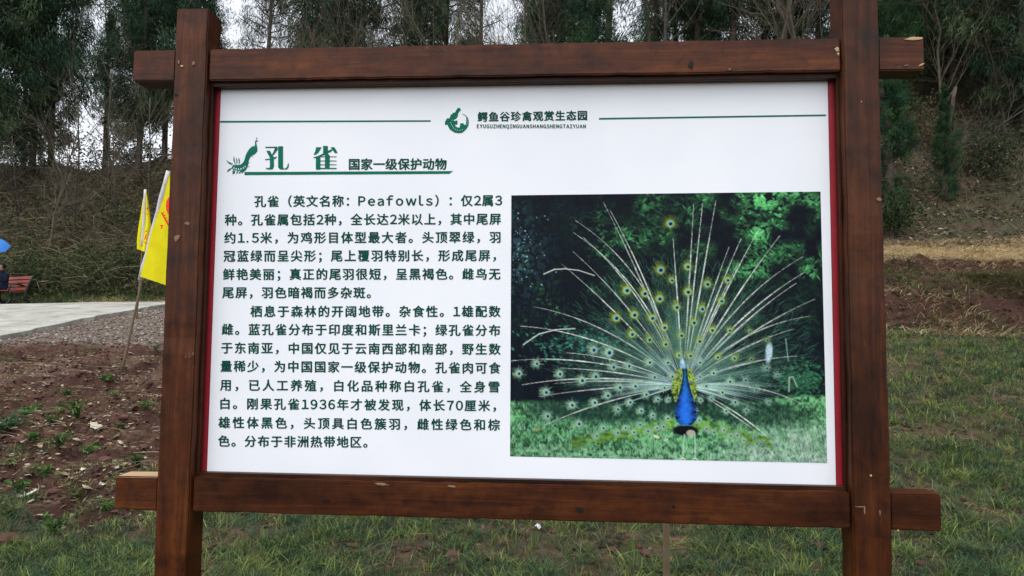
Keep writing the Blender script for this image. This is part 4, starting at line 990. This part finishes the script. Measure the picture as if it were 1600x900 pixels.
# larger pale dead leaves: curled little sheets, each its own thing
def dead_leaf_mesh(seed, c):
    R = random.Random(seed); V = []; F = []; nx = 6
    for i in range(nx+1):
        t = i/nx; wv = .32*math.sin(math.pi*min(1, t*1.02))**.8*(1+.25*math.sin(t*17+seed))
        for j in (-1, -.5, 0, .5, 1): V.append((t-.5, j*wv+.06*math.sin(t*5+seed), .10*math.sin(t*4+seed)+.16*abs(j)**1.5*(1 if seed % 2 else -.6)+R.uniform(-.015, .015)))
    for i in range(nx):
        for j in range(4): a = i*5+j; F.append((a, a+5, a+6, a+1))
    V = np.array(V); cc = np.array(c)[None]*np.array([R.uniform(.75, 1.2) for _ in V])[:, None]
    return mesh_np('dead_leaf', V, [np.array(F)], cc)
dls = [dead_leaf_mesh(i, c) for i, c in enumerate([(.36, .31, .22), (.30, .23, .15), (.42, .38, .30), (.22, .16, .10)])]
for me in dls: me.materials.append(litterm)
spots = [(50,585),(148,587),(107,654),(146,662),(20,672),(63,700),(70,715),(44,742),(60,812),(25,655),(98,606),(135,598),(120,690),(158,690),(155,676),(150,700),(90,694),(12,640),(45,745),(62,782),(47,790),(100,750),(160,760),(110,775),(205,555),(180,690),(130,735),(36,560),(75,660),(58,668),(170,745),(28,720),(95,830),(140,635),(120,640),(85,590),(217,583),(180,640),(72,605),(100,672)]
for k, (px, py) in enumerate(spots):
    h = ground_hit(px, py); o = link('dead_leaf', dls[k % 4], None); s = .055+.05*((k*29 % 17)/17)
    o.location = (h.x, h.y, zat(h.x, h.y)+.02); o.scale = (s, s, s); o.rotation_euler = (.35*math.sin(k*3), .35*math.cos(k*5), k*2.4)
    tag(o, 'pale dry leaf lying on the red soil at the lower left', 'leaf', 'dry leaves on the red soil')
bigs = [((150, 668), .15, 'large pale folded leaf by the weeds left of the left post'), ((137, 768), .13, 'pale grey leaf lying near the left end of the bottom beam'), ((42, 776), .15, 'pale crumpled leaf in the lower left corner clods'), ((188, 695), .10, 'flat pale grey leaf on clay beside the left post')]
for k, ((px, py), s, lb) in enumerate(bigs):
    h = ground_hit(px, py); o = link('dead_leaf', dls[(2+k*2) % 4], None); o.location = (h.x, h.y, zat(h.x, h.y)+.03); o.scale = (s, s, s*.8); o.rotation_euler = (.5*math.sin(k+1), .2, k*1.9); tag(o, lb, 'leaf', 'dry leaves on the red soil')
# bigger clods and stones one could pick up
def rock_mesh(seed):
    bm = bmesh.new(); bmesh.ops.create_icosphere(bm, subdivisions=2, radius=1); R = random.Random(seed)
    for v in bm.verts:
        n = float(vnoise(v.co.x*1.7+seed*9, v.co.y*1.7+v.co.z*2.3, seed)); n2 = float(vnoise(v.co.x*5+seed, v.co.y*5+v.co.z*4, seed+1))
        v.co *= .55+.65*n+.3*n2; v.co.z *= .6
    me = bpy.data.meshes.new('clod'); bm.to_mesh(me); bm.free(); at = me.color_attributes.new('Col', 'FLOAT_COLOR', 'POINT')
    for q in at.data: q.color = (.095, .047, .037, 1)
    me.materials.append(stonem); return me
rks = [rock_mesh(i) for i in range(4)]
for k, (px, py, s) in enumerate([(60,625,.06),(215,640,.09),(195,655,.07),(235,600,.05),(65,560,.06),(30,690,.07),(120,730,.07),(10,850,.11),(85,770,.06),(225,700,.06),(165,720,.06),(455,880,.035),(550,855,.04),(635,862,.04),(708,872,.06),(575,830,.035),(1010,868,.05),(955,862,.04),(1275,855,.07),(1160,850,.04),(905,835,.03),(1440,885,.04),(1275,890,.04),(845,880,.035),(330,880,.035),(130,570,.05),(175,580,.04),(240,745,.05),(205,725,.05)]):
    h = ground_hit(px, py); o = link('soil_clod', rks[k % 4], None); o.location = (h.x, h.y, zat(h.x, h.y)+s*.15); o.scale = (s, s*.8, s*.8); o.rotation_euler = (0, 0, k*1.3)
    tag(o, 'lump of red clay lying in the soil and grass', 'clod', 'larger red clay lumps')
# weeds
def weed(px, py, h_, nl, label, L, Wd, cols, seed, group='weeds on the red soil'):
    g_ = ground_hit(px, py); R = np.random.default_rng(seed); t = thing('weed', label, 'weed', (g_.x, g_.y, zat(g_.x, g_.y)), 0, group)
    st = MB(); P = []; D = []
    for k in range(nl):
        a = R.random()*6.28; r = h_*R.uniform(.3, 1.1); tip = np.array([math.cos(a)*r, math.sin(a)*r, h_*R.uniform(.35, 1)])
        st.tube([(0, 0, 0), tip*[.4, .4, .65], tip], [.003, .002, .001], 3, (.06, .09, .03), False)
        for q in range(7):
            s = R.uniform(.35, 1.05); P.append(tip*[s*s, s*s, s]+R.normal(0, .012, 3)); D.append(tip*[1, 1, .2]+R.normal(0, .07, 3))
    P = np.array(P); n = len(P)
    st.obj('stems', leafm, t); V, F, c = leafcloud(P, np.array(D), R.uniform(L*.6, L*1.3, n), R.uniform(Wd*.6, Wd*1.3, n), palette(R, n, cols), np.array([0, 0, 1.])+R.normal(0, .5, (n, 3)))
    MB().add(V, F, c).obj('leaves', leafm, t)
WG = [(.06, .13, .03), (.045, .10, .03), (.09, .17, .05)]
weed(121, 655, .24, 22, 'bushy bright green weed, the tallest on the red soil', .07, .022, WG, 1)
weed(8, 680, .24, 24, 'dark green weed at the left edge of the photo', .08, .022, [(.03, .08, .04), (.05, .12, .05)], 2)
weed(165, 597, .14, 14, 'small green weed at the foot of the flag pole', .05, .02, WG, 3)
weed(92, 700, .17, 18, 'low leafy weed below the tallest weed', .055, .022, [(.05, .10, .03), (.08, .12, .04)], 4)
weed(40, 648, .12, 14, 'little pale green weed between the edge weed and the tallest weed', .05, .02, WG, 5)
weed(243, 548, .16, 14, 'tuft of light weed against the left post by the gravel', .06, .018, [(.09, .13, .05), (.13, .14, .07)], 6)
weed(212, 725, .12, 12, 'small weed above the left end of the bottom beam', .045, .02, WG, 7)
weed(30, 770, .12, 12, 'broad leaved weed near the lower left corner', .05, .025, WG, 8)
weed(82, 665, .10, 12, 'sprawling weed just left of the tallest weed', .045, .02, WG, 9)
weed(85, 835, .14, 12, 'upright weed above the grass in the lower left corner', .06, .02, WG, 10)
for k, (px, py, hh3) in enumerate([(60,640,.09),(105,618,.08),(180,622,.09),(140,708,.10),(15,730,.11),(70,745,.09),(190,670,.08),(228,640,.10),(118,780,.12),(165,800,.10),(10,810,.13),(50,690,.10),(215,770,.10)]):
    weed(px, py, hh3, 10, 'small low green weed sprouting from the red soil at the lower left', .045, .018, WG if k % 2 else [(.08, .10, .04), (.12, .13, .06)], 20+k)
# shrubs on the terrace and slope at the right
def shrub(px, d, h_, w_, nl, label, cols, seed, L=.11):
    x = X_at(px, d); y = d-2; R = np.random.default_rng(seed); t = thing('shrub', label, 'shrub', (x, y, zat(x, y)))
    st = MB(); P = []
    for k in range(14):
        a = R.random()*6.28; tip = np.array([math.cos(a)*w_*.5*R.random(), math.sin(a)*w_*.5*R.random(), h_*R.uniform(.6, 1)]); st.tube([(0, 0, -.1), tip*[.5, .5, .6], tip], [.015, .009, .004], 3, (.08, .06, .045), False)
        for q in range(nl//14): s = R.uniform(.3, 1.05); P.append(tip*[s, s, s]+R.normal(0, .12*w_, 3))
    P = np.array(P); n = len(P); st.obj('stems', twigm, t); V, F, c = leafcloud(P, R.normal(size=(n, 3)), R.uniform(L*.6, L*1.4, n), R.uniform(.03, .06, n), palette(R, n, cols, .45)); MB().add(V, F, c).obj('leaves', leafm, t)
shrub(1395, 18.6, 1.1, 1.4, 1300, 'dark leafy shrub beside the right post above the straw terrace', [(.022, .042, .020), (.035, .06, .022)], 1)
shrub(1560, 21.5, 1.6, 2.4, 1600, 'dark round shrub on the right slope below the corner evergreens', [(.016, .030, .018), (.03, .045, .02)], 2)
shrub(1450, 23.5, 1.6, 2.6, 1300, 'brownish shrub above the small lone cypress', [(.05, .05, .025), (.08, .07, .04)], 3)
shrub(40, 23.6, 1.3, 2.0, 1500, 'green shrub right behind the bench', [(.04, .065, .022), (.028, .05, .02)], 4)
shrub(130, 24.0, 1.2, 2.4, 1500, 'green shrub at the far edge of the path between bench and flags', [(.05, .07, .025), (.03, .05, .02)], 5)
shrub(200, 24.2, 1.3, 2.4, 1500, 'darker shrub at the far path edge behind the flags', [(.03, .045, .018), (.02, .036, .018)], 6)

# ------------------------------------------------------------------ flags
def flag_mat():
    m, nt, b = newmat('yellow_flag_cloth', .7, .1)
    tc = N(nt, 'ShaderNodeTexCoord'); nz = N(nt, 'ShaderNodeTexNoise', Scale=6.0, Detail=3.0); nt.links.new(tc.outputs['Object'], nz.inputs[0])
    r = ramp(nt, nz.outputs[0], [(.3, (.80, .70, .010)), (.7, (.88, .80, .02))]); nt.links.new(r.outputs[0], b.inputs['Base Color'])
    t = N(nt, 'ShaderNodeBsdfTranslucent'); nt.links.new(r.outputs[0], t.inputs[0]); mx = N(nt, 'ShaderNodeMixShader'); mx.inputs[0].default_value = .35
    nt.links.new(b.outputs[0], mx.inputs[1]); nt.links.new(t.outputs[0], mx.inputs[2]); nt.links.new(mx.outputs[0], nt.nodes['Material Output'].inputs[0]); return m
fm = flag_mat(); redp = flat('red_flag_print', (.72, .05, .02), .7, .1); slv = flat('white_sleeve', (.50, .49, .52), .8, .1); bam = flat('weathered_bamboo', (.16, .12, .075), .7, .2)
def P3(px, py, d): r = ray(px, py); return np.array(EYE+r*(d/r.y))
def flag(label, d, dtop, base, tip, sl0, outline, marks, rad, seed):
    """outline: list of rows, each (left px, right px, row); the cloth hangs in folds"""
    b0 = P3(*base, d); t = thing('flag', label, 'flag', tuple(b0), 0, 'yellow flags on bamboo poles')
    def loc(px, py, dd): return P3(px, py, dd)-b0
    k = 10; P = [loc(base[0]+(tip[0]-base[0])*s+math.sin(s*3)*1.5*(1 if seed else -1), base[1]+4+(tip[1]-base[1]-4)*s, d+(dtop-d)*s) for s in np.linspace(0, 1, k)]
    MB().tube(P, np.linspace(rad, rad*.6, k), 8, (1, 1, 1)).obj('pole', bam, t, True)
    a = [loc(sl0[0]+(tip[0]-sl0[0])*s, sl0[1]+(tip[1]-2-sl0[1])*s, dtop+(d-dtop)*.3*(1-s)-.01) for s in np.linspace(0, 1, 9)]
    MB().tube(a, [rad*(2.1-.6*i/8+.25*math.sin(i*2.3)) for i in range(9)], 8).obj('sleeve', slv, t, True)
    nu, nv = 16, len(outline)*3; rows = []
    for v in np.linspace(0, len(outline)-1, nv):
        i = min(int(v), len(outline)-2); f = v-i; l = np.array(outline[i])*(1-f)+np.array(outline[i+1])*f; rows.append(l)
    V = []
    for l in rows:
        for u in np.linspace(0, 1, nu): V.append(loc(l[0]+(l[1]-l[0])*u, l[2]+l[3]*u, dtop+.10*math.sin(u*9+seed+l[2]*.01)*u-.0))
    i = np.arange(nv-1)[:, None]*nu; j = np.arange(nu-1)[None]; F = np.stack([i+j, i+j+1, i+nu+j+1, i+nu+j], -1).reshape(-1, 4)
    me = mesh_np('cloth', np.array(V), [F], None, True); cl = link('cloth', me, fm, t)
    for m_ in marks:
        dd = dtop-.13; link_poly = [loc(x_, y_, dd) for x_, y_ in m_]
        tr = tessellate_polygon([[Vector((x_, y_, 0)) for x_, y_ in m_]]); me = bpy.data.meshes.new('printed_character'); me.from_pydata([tuple(q) for q in link_poly], [], [list(q) for q in tr]); link('printed_character', me, redp, cl)
    return t
def disc(cx, cy, rx, ry, n=14): return [(cx+rx*math.cos(a), cy+ry*math.sin(a)) for a in np.linspace(0, 6.283*(1-1/n), n)]
def bar(x0, y0, x1, y1, w_=1.6): L = math.hypot(x1-x0, y1-y0); nx, ny = (y1-y0)/L*w_/2, -(x1-x0)/L*w_/2; return [(x0+nx, y0+ny), (x1+nx, y1+ny), (x1-nx, y1-ny), (x0-nx, y0-ny)]
mk = [disc(268, 322, 9, 16)]+[bar(252+i*2.2, 332+i*4.2, 256+i*2.2, 337+i*4.2, 2) for i in range(5)]+[bar(256+i*2.2, 331+i*4.2, 253+i*2.2, 336+i*4.2, 1.6) for i in range(5)]+[bar(250, 353, 254, 352, 2), bar(254, 352, 252, 358, 2), bar(280, 350, 292, 346, 2), bar(285, 343, 288, 370, 2)]
flag('large yellow flag beside the left post, its pole planted in the red soil', 10.2, 9.9, (188, 588), (263, 269), (220, 438),
     [(263, 266, 271, 0), (254, 300, 298, 4), (244, 345, 336, 6), (234, 350, 372, 14), (226, 345, 408, 26), (219, 338, 432, 40)], mk, .021, 0)
mk2 = [bar(229, 326, 233, 325, 1.3), bar(230, 322, 231, 330, 1.2), bar(227, 362, 231, 360, 1.5), bar(229, 366, 226, 374, 1.8), bar(228, 374, 232, 372, 1.5), bar(226, 378, 230, 384, 1.6), bar(229, 333, 231, 336, 1.2)]
flag('smaller yellow flag hanging folded behind the larger one', 17.0, 16.8, (212, 507), (227, 298), (223, 385),
     [(226, 229, 299, 0), (222, 232, 318, 0), (219, 235, 340, 4), (216, 236, 356, 0), (214, 233, 376, 6), (214, 230, 389, 6)], mk2, .022, 1)

# ------------------------------------------------------------------ stake and litter behind the board
st = MB(); xs = on_y(1040, 860, .62); st.tube([(xs.x, .62, -.3), (xs.x+.003, .62, .5), (xs.x, .61, 1.35)], [.0135, .013, .011], 10, (1, 1, 1)); stk = st.obj('bamboo_stake', bam, None, True)
tag(stk, 'thin upright bamboo stake in the grass under the bottom beam', 'stake')
h = ground_hit(841, 829); bm = bmesh.new(); bmesh.ops.create_grid(bm, x_segments=5, y_segments=5, size=.5)
for v in bm.verts: v.co.z = .35*math.sin(v.co.x*7+v.co.y*3)+.2*math.cos(v.co.y*9); v.co.x *= .9
me = bpy.data.meshes.new('scrap'); bm.to_mesh(me); bm.free(); o = link('plastic_scrap', me, flat('pale_plastic', (.55, .60, .64), .3, .5)); o.location = (h.x, h.y, zat(h.x, h.y)+.03); o.scale = (.038, .038, .03); o.rotation_euler = (.6, 0, .5)
tag(o, 'small white plastic scrap in the grass under the bottom beam', 'litter')

# ------------------------------------------------------------------ bench, person, umbrella on the far side of the path
iron = flat('black_cast_iron', (.012, .012, .014), .5, .4); slat = flat('orange_red_slat_paint', (.24, .040, .020), .5, .3)
BD = 21.6; bx = X_at(33, BD); by = BD-2; bz = zat(bx, by)-.02
bench = thing('park_bench', 'park bench with orange-red slats and black iron ends by the path', 'bench', (bx, by, bz), math.radians(-24))
for xx in (-1.5, 0):
    e = MB(); z_ = .0
    e.tube([(xx, -.46, 0), (xx, -.36, .16), (xx, -.34, .30), (xx, -.44, .42), (xx, -.40, .62), (xx, -.20, .67), (xx, .02, .60)], .036, 6)
    e.tube([(xx, .26, 0), (xx, .12, .14), (xx, .04, .32), (xx, .06, .44), (xx, .14, .68), (xx, .24, .92), (xx, .30, .95)], .042, 6)
    e.tube([(xx, -.42, .42), (xx, -.15, .37), (xx, .06, .42)], .028, 6); e.tube([(xx, -.36, .12), (xx, -.12, .22), (xx, .12, .12)], .022, 6)
    e.tube([(xx, -.48, .015), (xx, -.30, .02)], .03, 6); e.tube([(xx, .16, .02), (xx, .32, .015)], .03, 6)
    e.obj('bench_end', iron, bench, True)
for k in range(4):
    o = MB().box((-1.52, -.05, -.014), (-.03, .05, .014)).obj('slat', slat, bench); bevel(o, .005, 1); o.location = (0, -.36+k*.12, .45-.006*k)
for k in range(4):
    o = MB().box((-1.52, -.05, -.014), (-.03, .05, .014)).obj('slat', slat, bench); bevel(o, .005, 1); o.location = (0, .085+k*.047, .53+k*.125); o.rotation_euler = (math.radians(70), 0, 0)
def skin_body(name, verts, edges, radii, mat, parent, sub=2):
    me = bpy.data.meshes.new(name); me.from_pydata(verts, edges, []); o = link(name, me, mat, parent)
    sk = o.modifiers.new('skin', 'SKIN'); sk.use_smooth_shade = True
    for i, r in enumerate(radii): me.skin_vertices[0].data[i].radius = (r, r*(.8 if i in (0, 1, 2, 3) else 1))
    me.skin_vertices[0].data[0].use_root = True
    s_ = o.modifiers.new('sub', 'SUBSURF'); s_.levels = sub; s_.render_levels = sub
    dg = bpy.context.evaluated_depsgraph_get(); m2 = bpy.data.meshes.new_from_object(o.evaluated_get(dg)); o.modifiers.clear(); o.data = m2
    if not m2.materials: m2.materials.append(mat)
    return o
navy = flat('navy_jacket_cloth', (.012, .018, .036), .85, .1); skinm = flat('skin', (.45, .24, .17), .55, .3); hairm = flat('black_hair', (.008, .007, .007), .5, .3); blk = flat('dark_trousers', (.014, .015, .022), .85, .1)
per = thing('person', 'person in dark navy jacket sitting on the bench under a blue umbrella', 'person', (0, 0, 0))
per.location = bench.matrix_basis @ Vector((-.86, -.18, .46)); per.rotation_euler = bench.rotation_euler
V = [(0, 0, .08), (0, .03, .25), (0, .02, .40), (0, -.02, .52), (0, -.04, .60), (0, -.06, .70),
     (-.17, -.01, .49), (-.25, -.10, .28), (-.16, -.30, .30), (.17, -.01, .49), (.28, -.08, .30), (.20, -.30, .36), (.12, -.36, .50),
     (-.10, -.02, .05), (-.12, -.42, .06), (-.12, -.44, -.34), (-.12, -.56, -.40), (.10, -.02, .05), (.13, -.42, .06), (.14, -.42, -.34), (.14, -.54, -.40)]
E_ = [(0, 1), (1, 2), (2, 3), (3, 4), (4, 5), (3, 6), (6, 7), (7, 8), (3, 9), (9, 10), (10, 11), (11, 12), (0, 13), (13, 14), (14, 15), (15, 16), (0, 17), (17, 18), (18, 19), (19, 20)]
rad = [.15, .15, .16, .12, .06, .07, .075, .055, .035, .075, .055, .042, .036, .10, .07, .05, .04, .10, .07, .05, .04]
skin_body('body', V, E_, rad, navy, per)
hd = bmesh.new(); bmesh.ops.create_uvsphere(hd, u_segments=20, v_segments=14, radius=.105)
for v in hd.verts:
    v.co.z *= 1.18; v.co.x *= .86
    if v.co.y < -.05 and abs(v.co.x) < .02 and -.03 < v.co.z < .02: v.co.y -= .018
    if v.co.z < -.05: v.co.y -= .01; v.co.x *= .88
me = bpy.data.meshes.new('head'); hd.to_mesh(me); hd.free(); o = link('head', me, skinm, per); o.location = (0, -.07, .78)
for p_ in me.polygons: p_.use_smooth = True
hh_ = bmesh.new(); bmesh.ops.create_uvsphere(hh_, u_segments=20, v_segments=14, radius=.116)
for v in hh_.verts:
    v.co.z *= 1.15; v.co.x *= .9
bmesh.ops.delete(hh_, geom=[v for v in hh_.verts if v.co.y < -.045 and v.co.z < .055 or v.co.z < -.08], context='VERTS')
me = bpy.data.meshes.new('hair'); hh_.to_mesh(me); hh_.free(); o = link('hair', me, hairm, per); o.location = (0, -.06, .79)
for nm, x0, y0, z0, sg in (('hand', .115, -.375, .535, 1), ('hand', -.13, -.36, .30, -1)):
    Vh = [(0, 0, -.05), (0, 0, 0)]; Eh = [(0, 1)]; Rh = [.026, .034]
    for f in range(4):
        a = len(Vh); xx = (-.027+f*.018); L = (.075, .085, .08, .062)[f]; Vh += [(xx, -.01, .035), (xx, -.035, .035+L*.45), (xx, -.055, .02+L*.3)]; Eh += [(1, a), (a, a+1), (a+1, a+2)]; Rh += [.011, .009, .0075]
    a = len(Vh); Vh += [(-.04*sg, -.02, .0), (-.045*sg, -.05, .03)]; Eh += [(1, a), (a, a+1)]; Rh += [.012, .009]
    o = skin_body(nm, Vh, Eh, Rh, skinm, per, 1); o.location = (x0, y0, z0); o.rotation_euler = (.5, 0, 0)
umb = thing('umbrella', 'bright blue umbrella held up over the person on the bench', 'umbrella')
uc = P3(-19, 387, BD-.45); umb.location = tuple(uc); umb.rotation_euler = (math.radians(26), math.radians(14), 0)
nr = 8; rings = [(0, .30), (.16, .29), (.34, .235), (.50, .14), (.60, .02)]
V = [(0, 0, .30)]; F = []
for r_, z_ in rings[1:]:
    for k in range(nr*3):
        a = k/(nr*3)*6.283; e = 1-.045*abs(math.sin(a*nr/2)) if r_ > .3 else 1; V.append((r_*e*math.cos(a), r_*e*math.sin(a), z_+.02*abs(math.sin(a*nr/2))*r_))
m3 = nr*3; F3 = [(0, 1+k, 1+(k+1) % m3) for k in range(m3)]
for q in range(3):
    for k in range(m3): F.append((1+q*m3+k, 1+(q+1)*m3+k, 1+(q+1)*m3+(k+1) % m3, 1+q*m3+(k+1) % m3))
blu = attr_mat('blue_umbrella_cloth', .5, .3, .35)
me = mesh_np('canopy', np.array(V), [np.array(F3), np.array(F)], np.tile([.06, .26, .78], (len(V), 1)), True); link('canopy', me, blu, umb)
MB().tube([(0, 0, -.62), (0, 0, .34)], .009, 6).obj('shaft', iron, umb)
for k in range(nr):
    a = k/nr*6.283; MB().tube([(r_*.99*math.cos(a), r_*.99*math.sin(a), z_-.006) for r_, z_ in rings], .004, 4).obj('rib', iron, umb)
